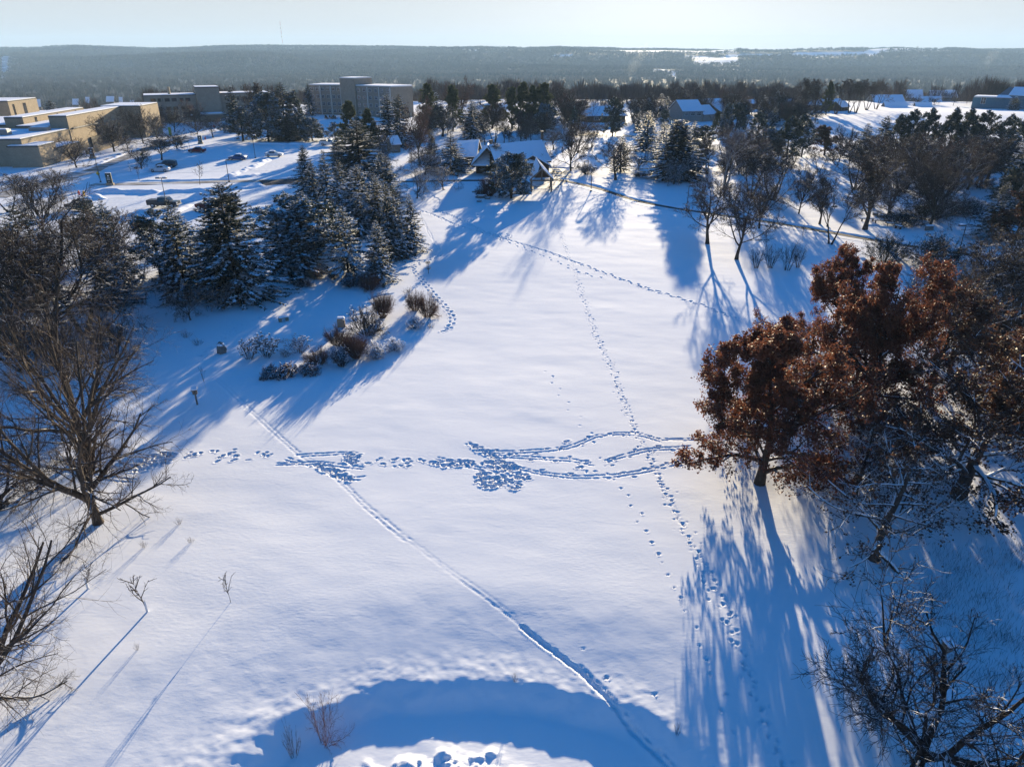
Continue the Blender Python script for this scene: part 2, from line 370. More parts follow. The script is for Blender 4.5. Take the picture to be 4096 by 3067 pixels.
def terrain(x, y):
    x = np.asarray(x, float); y = np.asarray(y, float)
    near = 1 - sstep(y, 300, 420)
    z = near * (0.55 * fbm(x / 34, y / 34, 2, 3) + 0.10 * fbm(x / 6.5 + y / 30, y / 4.5, 3, 9)) * sstep(y, 8, 30)
    e = pond_e(x, y) + 0.15 * fbm(x / 2.8, y / 2.8, 4, 21)
    z = z - 0.36 * sstep(-e, -2.0, -1.0)                       # the field tilts down towards the pond
    z = z - 0.46 * sstep(-e, -1.12, -0.90)                      # the bank
    shelf = sstep(e, 0.93, 1.02) * sstep(-e, -1.4, -1.12)
    z = z + shelf * 0.075 * fbm(x / 0.45, y / 0.45, 4, 31)
    pe = sstep(-(np.sqrt(((x + 3.2) / 6.0) ** 2 + ((y - 15.6) / 4.9) ** 2) + 0.7 * fbm(x / 1.8, y / 1.8, 3, 5)), -1.08, -0.80)
    z = z + pe * (0.08 + 0.75 * np.maximum(fbm(x / 0.42, y / 0.42, 3, 33), -0.04) + 0.20 * fbm(x / 2.2, y / 2.2, 2, 37))
    # knoll under the blue hall
    z = z + 2.0 * np.exp(-(((x - 250) / 110) ** 2 + ((y - 330) / 60) ** 2)) * near
    # plateau edge, valley floor, far hills
    z = z - 60 * sstep(y + 0.10 * np.abs(x) + 0.30 * np.maximum(-x, 0), 430, 980)
    rv = np.interp(x * 5200 / np.maximum(y, 2500), RIDGE_X, RIDGE_V)
    rz = 25.5 + 5200 * 0.00068 * (111.0 - rv) - 9
    hill = sstep(y + 500 * fbm(x / 1500, y / 1500, 3, 50), 2700, 5200)
    z = z + (60 + rz) * hill + hill * (1 - sstep(y, 4500, 5100)) * 80 * fbm(x / 620, y / 520, 3, 60) + sstep(y, 4700, 5200) * 34 * fbm(x / 420, y / 2600, 3, 64)
    spur = np.exp(-(((x + 1500) / 900) ** 2 + ((y - 3500 - 300 * fbm(x / 900, y * 0, 2, 71)) / 330) ** 2)) * (1 + 1.2 * fbm(x / 420, y / 700, 3, 70))
    z = z + 34 * spur
    for yc, sd, am in ((3150, 170, 26), (3900, 200, 30), (4500, 200, 26)):                 # rolling folds one behind the other
        z = z + am * np.exp(-((y - yc - 420 * fbm(x / 1300, y * 0, 2, sd)) / 210) ** 2) * np.clip(0.35 + 2.2 * fbm(x / 620, y * 0, 3, sd + 9), 0, 1.3)
    return z
def tz(x, y): return float(terrain(np.array([x]), np.array([y]))[0])

def axis_pts(core0, core1, d, grow, far_lo, far_hi):
    c = list(np.arange(core0, core1 + d / 2, d)); s = d; x = core1; hi = []
    while x < far_hi:
        s = max(s, d + (x - core1) * grow); x += s; hi.append(x)
    s = d; x = core0; lo = []
    while x > far_lo:
        s = max(s, d + (core0 - x) * grow); x -= s; lo.append(x)
    return np.array(lo[::-1] + c + hi)
XS = axis_pts(-27, 27, 0.085, 0.016, -9000, 9000)
ys = [-40, -20, -8, 2, 8, 11]; y = 12.0
while y < 8600:
    y += max(0.08, 0.0020 * y) if y < 130 else (0.0042 * y if y < 420 else 0.014 * y)
    ys.append(y)
YS = np.array(ys)
GX, GY = np.meshgrid(XS, YS)
GZ = terrain(GX, GY); D_ = np.zeros_like(GZ)

# ---- tracks pressed into the snow (d = 2212-px survey coordinates)
SC = 4096.0 / 2212.0
def gd(p): return np.array(G(p[0] * SC, p[1] * SC))
def stamp(x, y, ang, lx, ly, depth, rim=0.3):
    rad = max(lx, ly) * 1.9
    i0, i1 = np.searchsorted(XS, [x - rad, x + rad]); j0, j1 = np.searchsorted(YS, [y - rad, y + rad])
    if i1 <= i0 or j1 <= j0: return
    X = GX[j0:j1, i0:i1] - x; Y = GY[j0:j1, i0:i1] - y; c, s = math.cos(ang), math.sin(ang)
    a = (X * c + Y * s) / lx; b = (-X * s + Y * c) / ly; r = np.sqrt(a * a + b * b)
    D_[j0:j1, i0:i1] += -depth * (1 - sstep(r, 0.55, 1.05)) + depth * rim * np.exp(-((r - 1.3) / 0.22) ** 2)
def resample(pts, step):
    P = np.array([gd(p) for p in pts]); seg = np.linalg.norm(np.diff(P, axis=0), axis=1); L = np.concatenate([[0], np.cumsum(seg)])
    s = np.arange(0, L[-1], step); X = np.interp(s, L, P[:, 0]); Y = np.interp(s, L, P[:, 1])
    k = 7
    if len(X) > 2 * k:
        ker = np.ones(k) / k; Xs = np.convolve(X, ker, 'same'); Ys = np.convolve(Y, ker, 'same'); X[k:-k] = Xs[k:-k]; Y[k:-k] = Ys[k:-k]
    return X, Y, np.arctan2(np.gradient(Y), np.gradient(X))
rg = np.random.default_rng(3)
def footprints(pts, step=0.62, side=0.14, depth=0.13, lx=0.17, ly=0.11, n=2, jit=0.06):
    X, Y, A = resample(pts, step)
    for i, (x, y, a) in enumerate(zip(X, Y, A)):
        for q in range(n):
            sd = side * (1 if (i + q) % 2 else -1) + rg.normal(0, jit)
            stamp(x - math.sin(a) * sd + rg.normal(0, jit), y + math.cos(a) * sd + rg.normal(0, jit), a + rg.normal(0, 0.15), lx * rg.uniform(0.7, 1.4), ly * rg.uniform(0.8, 1.25), depth * rg.uniform(0.35, 1.2))
def groove(pts, offs=(-0.2, 0.2), depth=0.09, w=0.12, rough=0.5):
    X, Y, A = resample(pts, 0.16)
    for o in offs:
        ph = rg.uniform(0, 9)
        for i, (x, y, a) in enumerate(zip(X, Y, A)):
            if rg.random() < 0.12 * rough: continue
            oo = o + 0.05 * math.sin(i * 0.13 + ph) + rg.normal(0, 0.02)
            stamp(x - math.sin(a) * oo, y + math.cos(a) * oo, a, 0.17, w, depth * rg.uniform(0.18, 0.42), 0.12)
def trample(cx, cy, rx, ry, n, depth=0.2, tilt=0.0):
    for k in range(n):
        r = math.sqrt(rg.random()); t = rg.uniform(0, 6.28); u = r * math.cos(t) * rx; v = r * math.sin(t) * ry
        x, y = gd((cx + u, cy + v + tilt * u))
        stamp(x, y, rg.uniform(0, 3.14), rg.uniform(0.12, 0.26), rg.uniform(0.08, 0.14), depth * rg.uniform(0.4, 1.1), 0.3)
TA = [(1500, 1670), (1440, 1610), (1380, 1560), (1250, 1430), (1130, 1345), (1000, 1250), (880, 1165), (790, 1095), (730, 1030), (650, 985), (560, 905), (490, 840), (440, 800), (428, 780), (440, 757), (500, 722), (580, 690)]
groove(TA, (-0.12, 0.11), 0.03, 0.06, 0.5); groove(TA[:5], (0.08,), 0.30, 0.14, 0.0); groove(TA[:4], (-0.14,), 0.10, 0.08, 1.0); groove(TA[3:6], (0.10,), 0.04, 0.07, 0.4); groove(TA[6:13], (-0.15, 0.15), 0.05, 0.07, 0.6)
footprints([(1520, 1640), (1420, 1530), (1330, 1470), (1240, 1390)], 1.9, 0.5, 0.08, 0.10, 0.09, 1, 0.3)
TB = [(1188, 440), (1200, 480), (1222, 540), (1243, 590), (1262, 650), (1290, 730), (1320, 790), (1345, 860), (1375, 935), (1410, 1000), (1440, 1070), (1480, 1150), (1520, 1220), (1560, 1310), (1600, 1400), (1640, 1500), (1690, 1640)]
footprints(TB, 0.62, 0.13, 0.11, 0.12, 0.085, 1, 0.07); footprints(TB, 0.71, 0.17, 0.09, 0.11, 0.08, 1, 0.12); footprints(TB, 0.55, 0.30, 0.035, 0.10, 0.075, 1, 0.14); groove(TB[4:12], (-.08, .1), 0.05, 0.08, 2.5)
TC = [(880, 448), (930, 462), (990, 490), (1080, 515), (1180, 545), (1260, 575), (1340, 605), (1430, 635), (1520, 660), (1600, 695)]
footprints(TC, 0.8, 0.2, 0.17, 0.26, 0.14, 1); groove(TC[:6], (-0.15, 0.15), 0.14, 0.14); footprints(TC[5:], 0.8, 0.16, 0.15, 0.24, 0.13, 1)
footprints([(1085, 520), (1150, 545), (1260, 592), (1300, 604)], 1.1, 0.2, 0.16, 0.25, 0.16, 1)
footprints([(935, 452), (985, 470), (1040, 500), (1085, 515)], 0.8, 0.2, 0.18, 0.28, 0.17); trample(1085, 513, 22, 7, 40, 0.16)
TD = [(905, 462), (930, 510), (948, 540), (955, 549)]
groove(TD, (-0.13, 0.13), 0.10, 0.09, 1.5); groove([(955, 549), (890, 572), (850, 582)], (-0.2, 0.2), 0.09, 0.09, 1.5)
footprints([(955, 552), (890, 576), (893, 588), (910, 605), (940, 640), (962, 662), (978, 682), (975, 700), (968, 712), (955, 713)], 0.62, 0.2, 0.2, 0.26, 0.16, 1, 0.03)
EL = [[(1045, 975), (1130, 976), (1180, 972), (1230, 965), (1290, 940), (1340, 936), (1390, 940), (1432, 953)], [(1090, 985), (1170, 990), (1240, 993), (1284, 1002)], [(1308, 997), (1345, 985), (1400, 970), (1495, 966)],
      [(1090, 1003), (1160, 1020), (1250, 1030), (1330, 1028), (1400, 1016), (1495, 990)], [(1435, 949), (1490, 950), (1530, 944)], [(945, 990), (1000, 1003), (1050, 1012)], [(640, 985), (700, 982), (772, 977), (766, 1000)],
      [(600, 1003), (690, 1000), (785, 1010)], [(620, 992), (660, 1003), (720, 1010)], [(0, 985), (120, 990), (200, 1005), (280, 998)], [(20, 1000), (110, 1012), (230, 1035), (290, 1040)], [(1012, 957), (1050, 975), (1090, 990)], [(710, 1020), (745, 1035), (790, 1030)]]
for q in EL: groove(q, (-0.17, 0.14), 0.12, 0.085, 1.2)
for q in EL[:4]: footprints(q, 0.9, 0.25, 0.13, 0.18, 0.11, 1, 0.1)
trample(1060, 1036, 36, 17, 60, 0.2); trample(1085, 1005, 36, 10, 50, 0.2, 0.2); trample(1045, 975, 32, 7, 34, 0.2, 0.5); trample(1112, 1048, 13, 9, 10, 0.2); trample(1075, 1020, 48, 28, 46, 0.18); trample(1130, 1030, 16, 7, 12, .18)
trample(325, 1000, 55, 14, 90, 0.2, -0.3); trample(350, 985, 22, 7, 25, 0.3); trample(760, 990, 18, 12, 40, 0.2); trample(720, 1018, 40, 10, 60, 0.2, 0.4); trample(980, 1000, 45, 9, 40, 0.16)
for cx, cy, rx, ry, n in ((490, 985, 110, 14, 26), (860, 998, 75, 10, 18), (1300, 1010, 60, 30, 8)): trample(cx, cy, rx, ry, n, 0.14)
footprints([(1298, 990), (1325, 1040), (1355, 1070), (1380, 1110), (1410, 1165), (1440, 1240), (1480, 1310), (1505, 1355), (1560, 1480), (1590, 1600)], 0.95, 0.10, 0.07, 0.11, 0.085, 1, 0.08)
footprints([(430, 768), (520, 700), (600, 672)], 0.9, 0.2, 0.15); footprints([(1180, 800), (1230, 880), (1290, 960)], 1.3, 0.2, 0.05, 0.15, 0.12, 1)
D_ = np.where(D_ > 0, 0.06 * np.tanh(D_ / 0.06), -0.17 * np.tanh(-D_ / 0.17)); GZ = GZ + D_
nx, ny = len(XS), len(YS)
V = np.stack([GX.ravel(), GY.ravel(), GZ.ravel()], 1)
ii = (np.arange(ny - 1)[:, None] * nx + np.arange(nx - 1)[None, :]).ravel()
FQ = np.stack([ii, ii + 1, ii + nx + 1, ii + nx], 1)
# clearings among the far woods: (u centre, near y, far y, half width px); elsewhere the valley and hills carry woodland floor
CLR = [(2700, 4450, 5250, 230), (2560, 4250, 4700, 70), (3120, 4650, 5300, 240), (3330, 3950, 4500, 170), (3600, 4400, 5200, 150), (2860, 3700, 4150, 80), (2900, 3300, 3560, 60), (2640, 3000, 3250, 36), (2690, 2700, 3080, 26), (2780, 4000, 4250, 60), (3000, 4150, 4400, 110), (2420, 4300, 4500, 40),
       (3920, 4450, 4600, 40), (2100, 4750, 4950, 60), (1880, 4350, 4430, 30), (140, 5000, 5200, 60), (2250, 3950, 4080, 40)]
def clearing(x, y):
    U = CU + x / np.maximum(y, 1) * FF * 1.09; o = np.zeros_like(x)
    for u, y0, y1, hw in CLR: o = np.maximum(o, ((np.abs(U - u + 60 * fbm(y / 90, U / 40, 2, 3)) < hw) & (y > y0) & (y < y1)) * 1.0)
    return np.maximum(o, ((U < 75) & (np.abs(U - (20 + (y - 3000) * .03)) < 16) & (y < 4300) & (y > 2700)) * 1.0)
wl = (sstep(GY, 500, 600) * (1 - clearing(GX, GY))).ravel()
gm = np_mesh('snow_ground', V, [FQ], M['ground'], smooth=True); at_ = gm.attributes.new('woodland', 'FLOAT', 'POINT'); at_.data.foreach_set('value', wl.astype(np.float32))
ground = link('snow_ground', gm); ground['kind'] = 'structure'
del V, FQ, ii

# ---- ribbons lying on the ground
def ribbon(name, pts, width, m, lift=0.02, step=1.5, edge=0.0, kind='structure', label=None):
    P = np.array([G(*p) for p in pts]); seg = np.linalg.norm(np.diff(P, axis=0), axis=1); L = np.concatenate([[0], np.cumsum(seg)])
    s = np.arange(0, L[-1] + step * 0.5, step); X = np.interp(s, L, P[:, 0]); Y = np.interp(s, L, P[:, 1])
    k = 5
    if len(X) > 12:
        Xp = np.pad(X, k, 'edge'); Yp = np.pad(Y, k, 'edge'); ker = np.ones(2 * k + 1) / (2 * k + 1)
        X = np.convolve(Xp, ker, 'valid'); Y = np.convolve(Yp, ker, 'valid')
    tx, ty = np.gradient(X), np.gradient(Y); n = np.hypot(tx, ty); nx_, ny_ = -ty / n, tx / n
    rows = []; K = 9
    for j in range(K):
        o = (j / (K - 1) - 0.5) * width * (1 + edge * fbm(s / 4, s * 0 + j, 3, 4))
        rows.append(np.stack([X + nx_ * o, Y + ny_ * o, terrain(X + nx_ * o, Y + ny_ * o) + lift], 1))
    V = np.concatenate(rows); m_ = len(X); F = []
    for j in range(K - 1):
        a = j * m_ + np.arange(m_ - 1); F.append(np.stack([a, a + 1, a + m_ + 1, a + m_], 1)[:, ::-1])
    o = link(name, np_mesh(name, V, F, m, smooth=True)); o['kind'] = kind; return o
ribbon('path', [(2195, 752), (2273, 733), (2428, 770), (2547, 810), (2696, 838), (2845, 861), (3100, 899), (3317, 936), (3446, 960), (3619, 990), (3813, 1018), (4120, 1062)], 2.6, M['packed'], 0.03, 1.2, 0.3)
ribbon('path_wet_edge', [(2180, 720), (2240, 722), (2273, 728), (2428, 764), (2547, 804), (2696, 832), (2845, 855), (3100, 893), (3317, 930), (3446, 954), (3619, 984), (3813, 1012), (4120, 1056)], 1.35, M['asphalt'], 0.05, 0.8, 0.6)
ribbon('path', [(2150, 760), (2190, 735), (2215, 712), (2225, 690), (2180, 672)], 7.5, M['slush'], 0.036, 1.0, 0.3)
ribbon('path', [(1560, 728), (1640, 726), (1760, 724), (1960, 722)], 1.9, M['asphalt'], 0.03, 1.0, 0.5)
ribbon('parking_lot', [(330, 690), (620, 668), (850, 662), (1080, 655), (1250, 660)], 22, M['packed'], 0.02, 2.0)
ribbon('parking_lot', [(340, 850), (620, 830), (900, 815), (1150, 800)], 26, M['packed'], 0.02, 2.0)
ribbon('road', [(-60, 800), (120, 752), (285, 706), (400, 664), (513, 622), (600, 588), (690, 572), (760, 560), (700, 545)], 5.5, M['slush'], 0.045, 1.5, 0.7)
ribbon('road', [(330, 738), (560, 738), (800, 730), (1010, 724), (1240, 716)], 3.2, M['slush'], 0.045, 1.5, 0.7)
ribbon('road', [(1020, 735), (1100, 728), (1240, 722)], 7.0, M['asphalt'], 0.06, 1.0, 0.5)
ribbon('road', [(1100, 500), (1300, 494), (1500, 500)], 5.0, M['packed'], 0.03, 3)
ribbon('road', [(2140, 566), (2300, 540), (2400, 528), (2500, 545), (2600, 552), (2900, 560), (3250, 575)], 6.0, M['slush'], 0.03, 2.5, 0.5)
def bank(pts, width, h, seed, fine=0.28):
    """ploughed, lumpy snow ridge"""
    P = np.array([G(*p) for p in pts]); seg = np.linalg.norm(np.diff(P, axis=0), axis=1); L = np.concatenate([[0], np.cumsum(seg)])
    s = np.arange(0, L[-1] + fine, fine); X = np.interp(s, L, P[:, 0]); Y = np.interp(s, L, P[:, 1])
    tx, ty = np.gradient(X), np.gradient(Y); n = np.hypot(tx, ty) + 1e-6; a_, b_ = -ty / n, tx / n
    K = max(9, int(width / fine) + 1); rows = []; end = np.clip(np.minimum(s, L[-1] - s) / (width * 0.5), 0, 1) ** 0.6
    for j in range(K):
        q = j / (K - 1) * 2 - 1; o = q * width / 2 * (0.75 + 0.8 * fbm(s / 3, s * 0 + q, 2, seed + 5))
        x = X + a_ * o; y = Y + b_ * o
        hh_ = h * np.clip(1 - abs(q) ** 1.7, 0, 1) * end * (0.75 + 1.3 * fbm(x / 2.2, y / 2.2, 2, seed)) + (1 - abs(q)) * end * 0.5 * h * fbm(x / 0.6, y / 0.6, 2, seed + 2)
        rows.append(np.stack([x, y, terrain(x, y) - 0.05 + np.maximum(hh_, 0.0) + (0.02 if abs(q) < 1 else -0.1)], 1))
    V = np.concatenate(rows); m_ = len(X); F = []
    for j in range(K - 1):
        a = j * m_ + np.arange(m_ - 1); F.append(np.stack([a, a + 1, a + m_ + 1, a + m_], 1)[:, ::-1])
    o = link('snow_bank', np_mesh('snow_bank', V, F, M['snow'], smooth=True)); o['kind'] = 'structure'
bank([(330, 775), (420, 768), (560, 770), (640, 772)], 3.4, 0.8, 1); bank([(640, 772), (800, 764), (1000, 752), (1060, 742)], 3.0, 0.55, 2)
bank([(770, 800), (830, 785), (875, 778)], 5.0, 1.3, 3); bank([(455, 708), (520, 697), (590, 683), (620, 668)], 3.5, 0.9, 4)
bank([(655, 618), (700, 612), (730, 606)], 4.5, 1.2, 5); bank([(905, 708), (960, 690), (1020, 668), (1075, 640)], 3.0, 0.7, 6)
bank([(1060, 692), (1000, 706), (900, 714)], 2.5, 0.5, 7); bank([(640, 690), (520, 720), (420, 742)], 2.0, 0.35, 8)
bank([(600, 880), (680, 862), (720, 840), (760, 820)], 3.0, 0.6, 9); bank([(980, 575), (1060, 577), (1250, 578)], 3.0, 0.5, 10)
bank([(400, 716), (560, 724), (760, 722), (960, 716)], 1.6, 0.28, 12); bank([(1060, 716), (1140, 714), (1200, 712)], 2.0, 0.5, 13)
bank([(300, 690), (420, 648), (520, 612), (590, 583)], 2.2, 0.45, 14); bank([(700, 815), (760, 805), (800, 790)], 3, 0.6, 15); bank([(340, 800), (380, 788), (410, 800)], 3, 0.8, 16)
bank([(2240, 716), (2300, 722), (2428, 755), (2547, 796), (2696, 824), (2845, 847), (3100, 885), (3317, 922), (3446, 946), (3619, 976), (3813, 1003), (4100, 1044)], 1.6, 0.32, 17, 0.35)
# the frozen pool, benches' beds and the low step seen from the air are snow swells
bank([(2110, 672), (2160, 670), (2295, 674)], 1.2, 0.35, 18)
bank([(3590, 884), (3660, 878), (3710, 890)], 2.2, 0.35, 19); bank([(3560, 866), (3650, 862), (3720, 866)], 1.2, 0.3, 20)
# grave-like stones' drifts
bank([(1900, 785), (1950, 775), (2000, 782)], 2.6, 0.5, 21)

# ------------------------------------------------------------------ buildings
def quad_from(O, a, b, a0, a1, b0, b1):
    return [(O[0] + a[0] * s + b[0] * t, O[1] + a[1] * s + b[1] * t) for s, t in ((a0, b0), (a0, b1), (a1, b1), (a1, b0))]
def inset(poly, k):
    cx = sum(p[0] for p in poly) / len(poly); cy = sum(p[1] for p in poly) / len(poly)
    out = []
    for p in poly:
        d = math.hypot(p[0] - cx, p[1] - cy); f = (d - k) / d; out.append((cx + (p[0] - cx) * f, cy + (p[1] - cy) * f))
    return out
def ccw(poly):
    s = sum(poly[i][0] * poly[(i + 1) % len(poly)][1] - poly[(i + 1) % len(poly)][0] * poly[i][1] for i in range(len(poly)))
    return poly if s > 0 else poly[::-1]
def flat_block(root, poly, h, wallm, z0=-0.5, cap=0.28, name='wall', pale=False):
    poly = ccw(poly)
    MB().prism(poly, z0, h - cap).build(name, wallm, root, world=True)
    r = MB().prism(inset(poly, -0.10), h - cap, h).build('roof', M['trim_pale' if pale else 'trim_dark'], root, world=True)
    s = MB().prism(inset(poly, 0.22), h, h + 0.16).build('snow_cover', M['snow'], r); 
    return r
WIN = {}
def window_mesh(w, h, mull=1, frame='trim_dark'):
    k = (w, h, mull, frame)
    if k in WIN: return WIN[k]
    f = MB(); t = 0.07
    f.box((0, 0, h / 2 - t / 2), (w, 0.14, t)); f.box((0, 0, -h / 2 + t / 2), (w, 0.14, t))
    f.box((-w / 2 + t / 2, 0, 0), (t, 0.14, h - 2 * t)); f.box((w / 2 - t / 2, 0, 0), (t, 0.14, h - 2 * t))
    for i in range(mull): f.box((-w / 2 + w * (i + 1) / (mull + 1), 0, 0), (0.06, 0.10, h - 2 * t))
    if h > 1.2: f.box((0, -0.02, 0.12), (w - 2 * t, 0.08, 0.05))
    p = MB().box((0, 0.02, 0), (w - 2 * t, 0.04, h - 2 * t))
    WIN[k] = (f.data('window', M[frame]), p.data('pane', M['glass'])); return WIN[k]
def put_window(root, p, rz, w, h, mull=1, frame='trim_dark'):
    """p = point on the wall face (world), rz = heading of the wall's outward -y axis"""
    f, g = window_mesh(w, h, mull, frame)
    o = link('window', f, root, (p[0] - root.location[0], p[1] - root.location[1], p[2] - root.location[2]), rz); link('pane', g, o); return o
def facade(root, P0, P1, zs, n, w, h, mull=1, frame='trim_dark', skip=(), off=0.03):
    dx, dy = P1[0] - P0[0], P1[1] - P0[1]; L = math.hypot(dx, dy); rz = math.atan2(dy, dx); nx_, ny_ = dy / L, -dx / L
    for j, z in enumerate(zs):
        for i in range(n):
            if (i, j) in skip: continue
            t = (i + 0.5) / n; put_window(root, (P0[0] + dx * t + nx_ * off, P0[1] + dy * t + ny_ * off, z), rz, w, h, mull, frame)

# tan complex on the left
O = (-114.5, 179.5); ka = math.hypot(-3.8, 38); A_ = (-3.8 / ka, 38 / ka); B_ = (A_[1], -A_[0])
tan = empty('college_building', (O[0], O[1], 0), 0, 'low flat-roofed tan brick college complex of stepped windowless blocks beside the car park', 'building')
Q = lambda a0, a1, b0, b1: quad_from(O, A_, B_, a0, a1, b0, b1)
bt = M['brick_tan']
flat_block(tan, Q(0, 8.5, -7.2, 0), 4.9, bt); flat_block(tan, Q(8.5, 22, -4.5, -0.15), 3.5, bt)
flat_block(tan, Q(2.0, 27.2, -40, -4.6), 6.3, bt); flat_block(tan, Q(27.25, 63.9, -9.2, -4.45), 9.6, bt)
flat_block(tan, Q(64.0, 80, -10.6, 1.7), 9.8, bt); flat_block(tan, Q(32, 70, -23.2, -18.3), 9.0, bt)
flat_block(tan, Q(27.3, 62, -18.2, -9.3), 7.1, bt); flat_block(tan, Q(33, 62, -62, -23.4), 7.0, bt)
flat_block(tan, Q(79, 98, -68, -45.8), 10.6, bt); flat_block(tan, Q(65.05, 70, -4.3, -1.5), 7.9, bt) if False else None
def loc(a, b): return (O[0] + A_[0] * a + B_[0] * b, O[1] + A_[1] * a + B_[1] * b)
az_t = math.atan2(A_[1], A_[0])
for a in (82, 89):                                              # slit windows of the tall block
    p = loc(a, -45.8); put_window(tan, (p[0] + 0.05, p[1], 7.0), az_t, 1.6 if a > 85 else 0.8, 5.0, 1)
for a, b in ((39, -18.3), (52, -18.3), (64, -18.3)):
    p = loc(a, b); put_window(tan, (p[0] + 0.05, p[1], 7.9), az_t, 0.8, 1.4, 0)
e = MB(); p0 = loc(29, -4.3); p1 = loc(58, -4.3)                  # vent strip
e.slab([(p0[0], p0[1], 6.5), (p1[0], p1[1], 6.5), (p1[0] + 0.25, p1[1], 6.5), (p0[0] + 0.25, p0[1], 6.5)], 0.35); e.build('vent_strip', M['siding'], tan, world=True)
e = MB(); p0 = loc(27, -4.2)                                      # dark slab on the wall paints the entrance recess's shade; brick pier follows
for a0, a1, b0, b1, z0, z1 in ((38, 63, -4.4, -4.0, 0, 3.0),): e.prism(ccw(Q(a0, a1, b0, b1)), z0, z1)
e.build('entrance_recess_shade', M['trim_dark'], tan, world=True)
MB().prism(ccw(Q(23, 46, 0.2, 0.7)), 0, 1.3).prism(ccw(Q(46.2, 47.2, 0.0, 1.0)), 0, 2.3).build('entrance_pier', bt, tan, world=True)
for a, b, r, h, z in ((6, -26, 0.45, 1.9, 6.4), (8, -22, 0.6, 0.9, 6.4)):
    p = loc(a, b); MB().cyl((p[0], p[1], z), r, h, 10).cyl((p[0], p[1], z + h), r * 1.25, 0.25, 10).build('roof_vent', M['metal_grey'], tan, world=True)
for a, b, w, d, h in ((10, -15.5, 2.2, 1.6, 1.2), (11, -13, 3.0, 2.0, 1.5), (21, -9, 4.6, 2.4, 1.1)):
    p = loc(a, b); u = MB().box((p[0], p[1], 6.3 + h / 2), (w, d, h), 0.1).build('roof_unit', M['metal_grey'], tan, world=True)
    MB().box((p[0], p[1], 6.36 + h), (w * 0.92, d * 0.92, 0.22), 0.1, 0, 0.8).build('snow_cover', M['snow'], u)
for z, a in ((2.6, 4), (1.2, 1)):
    p = loc(-0.08, -12 - a); MB().box((p[0], p[1], z), (3.4, 0.5, 0.25)).build('window_ledge', M['snow'], tan, world=True)
p = loc(1.9, -11.5); l = MB()
for s in (-0.25, 0.25): l.tube([(p[0] + s, p[1] - 0.15, 4.6), (p[0] + s, p[1] - 0.15, 7.4)], 0.04, 4)
for k in range(8): l.tube([(p[0] - 0.25, p[1] - 0.15, 4.8 + k * 0.32), (p[0] + 0.25, p[1] - 0.15, 4.8 + k * 0.32)], 0.03, 4)
l.build('ladder', M['metal_dark'], tan, world=True)

# three-storey grey tan hall behind the street trees
h1 = 10.2; f0 = G(572, 383, h1); f1 = G(784, 379, h1); f2 = G(879, 377, h1); f3 = G(1075, 372, h1)
dB = Vector((f3[0] - f0[0], f3[1] - f0[1])).normalized(); nB = Vector((-dB.y, dB.x))
hallB = empty('classroom_building', (f1[0], f1[1], 0), 0, 'long three-storey grey brick hall with a square centre tower behind the bare street trees', 'building')
def pt(s, t): return (f0[0] + dB.x * s + nB.x * t, f0[1] + dB.y * s + nB.y * t)
sB = lambda q: (q[0] - f0[0]) * dB.x + (q[1] - f0[1]) * dB.y
s1, s2, s3 = sB(f1), sB(f2), sB(f3)
flat_block(hallB, [pt(0, 0), pt(s1 - 0.1, 0), pt(s1 - 0.1, 13), pt(0, 13)], h1, M['brick_grey'])
flat_block(hallB, [pt(s1, -1.5), pt(s2, -1.5), pt(s2, 10), pt(s1, 10)], 12.9, M['brick_grey'])
flat_block(hallB, [pt(s2 + 0.1, 0.6), pt(s3, 0.6), pt(s3, 12), pt(s2 + 0.1, 12)], h1 + 0.2, M['brick_grey'])
facade(hallB, pt(2, 0), pt(s1 - 2, 0), (2.2, 5.3, 8.4), 6, 1.8, 1.2, 1); facade(hallB, pt(s2 + 1.5, 0.6), pt(s3 - 1.5, 0.6), (2.2, 5.3, 8.4), 7, 1.8, 1.2, 1)
for s in (s1 * 0.33, s1 * 0.66, s2 + 0.6, s2 + (s3 - s2) * 0.4, s2 + (s3 - s2) * 0.75):
    p = pt(s, -0.05 if s < s1 else 0.55); MB().box((p[0], p[1], 5), (0.5, 0.3, 9.6), math.atan2(dB.y, dB.x)).build('pilaster', M['panel_tan'], hallB, world=True)
p = pt(s1 * 0.5, 4); MB().box((p[0], p[1], h1 + 1.4), (0.9, 0.9, 2.8), 0.3).build('chimney', M['brick_tan'], hallB, world=True)
p = pt((s1 + s2) / 2, -4); po = MB().box((p[0], p[1], 3.2), (9, 5, 0.4), math.atan2(dB.y, dB.x)).build('porch_roof', M['trim_pale'], hallB, world=True)
MB().box((p[0], p[1], 3.5), (8.7, 4.8, 0.2), math.atan2(dB.y, dB.x)).build('snow_cover', M['snow'], po)

# four-storey residence hall
h2 = 12.4; c0 = G(1235, 339, h2); c1 = G(1362, 340, h2); c2 = G(1420, 342, h2); c3 = G(1561, 346, h2); c4 = G(1648, 343, h2)
hallC = empty('residence_hall', (c1[0], c1[1], 0), 0, 'four-storey tan residence hall with rows of windows, centre tower and white-roofed porch', 'building')
def off(p, q, t):
    d = Vector((q[0] - p[0], q[1] - p[1])).normalized(); return Vector((-d.y, d.x)) * t
o1 = off(c0, c1, 15); o2 = off(c2, c3, 15); o3 = off(c3, c4, 12)
flat_block(hallC, [c0, c1, (c1[0] + o1.x, c1[1] + o1.y), (c0[0] + o1.x, c0[1] + o1.y)], h2, M['panel_tan'], pale=True)
flat_block(hallC, [c2, c3, (c3[0] + o2.x, c3[1] + o2.y), (c2[0] + o2.x, c2[1] + o2.y)], h2, M['panel_tan'], pale=True)
c3b = (c3[0] + 0.15, c3[1] + 0.1)
flat_block(hallC, [c3b, c4, (c4[0] - 3, c4[1] + 14), (c3b[0] + o2.x * 0.9, c3b[1] + o2.y * 0.9)], h2 - 0.1, M['brick_grey'], pale=True)
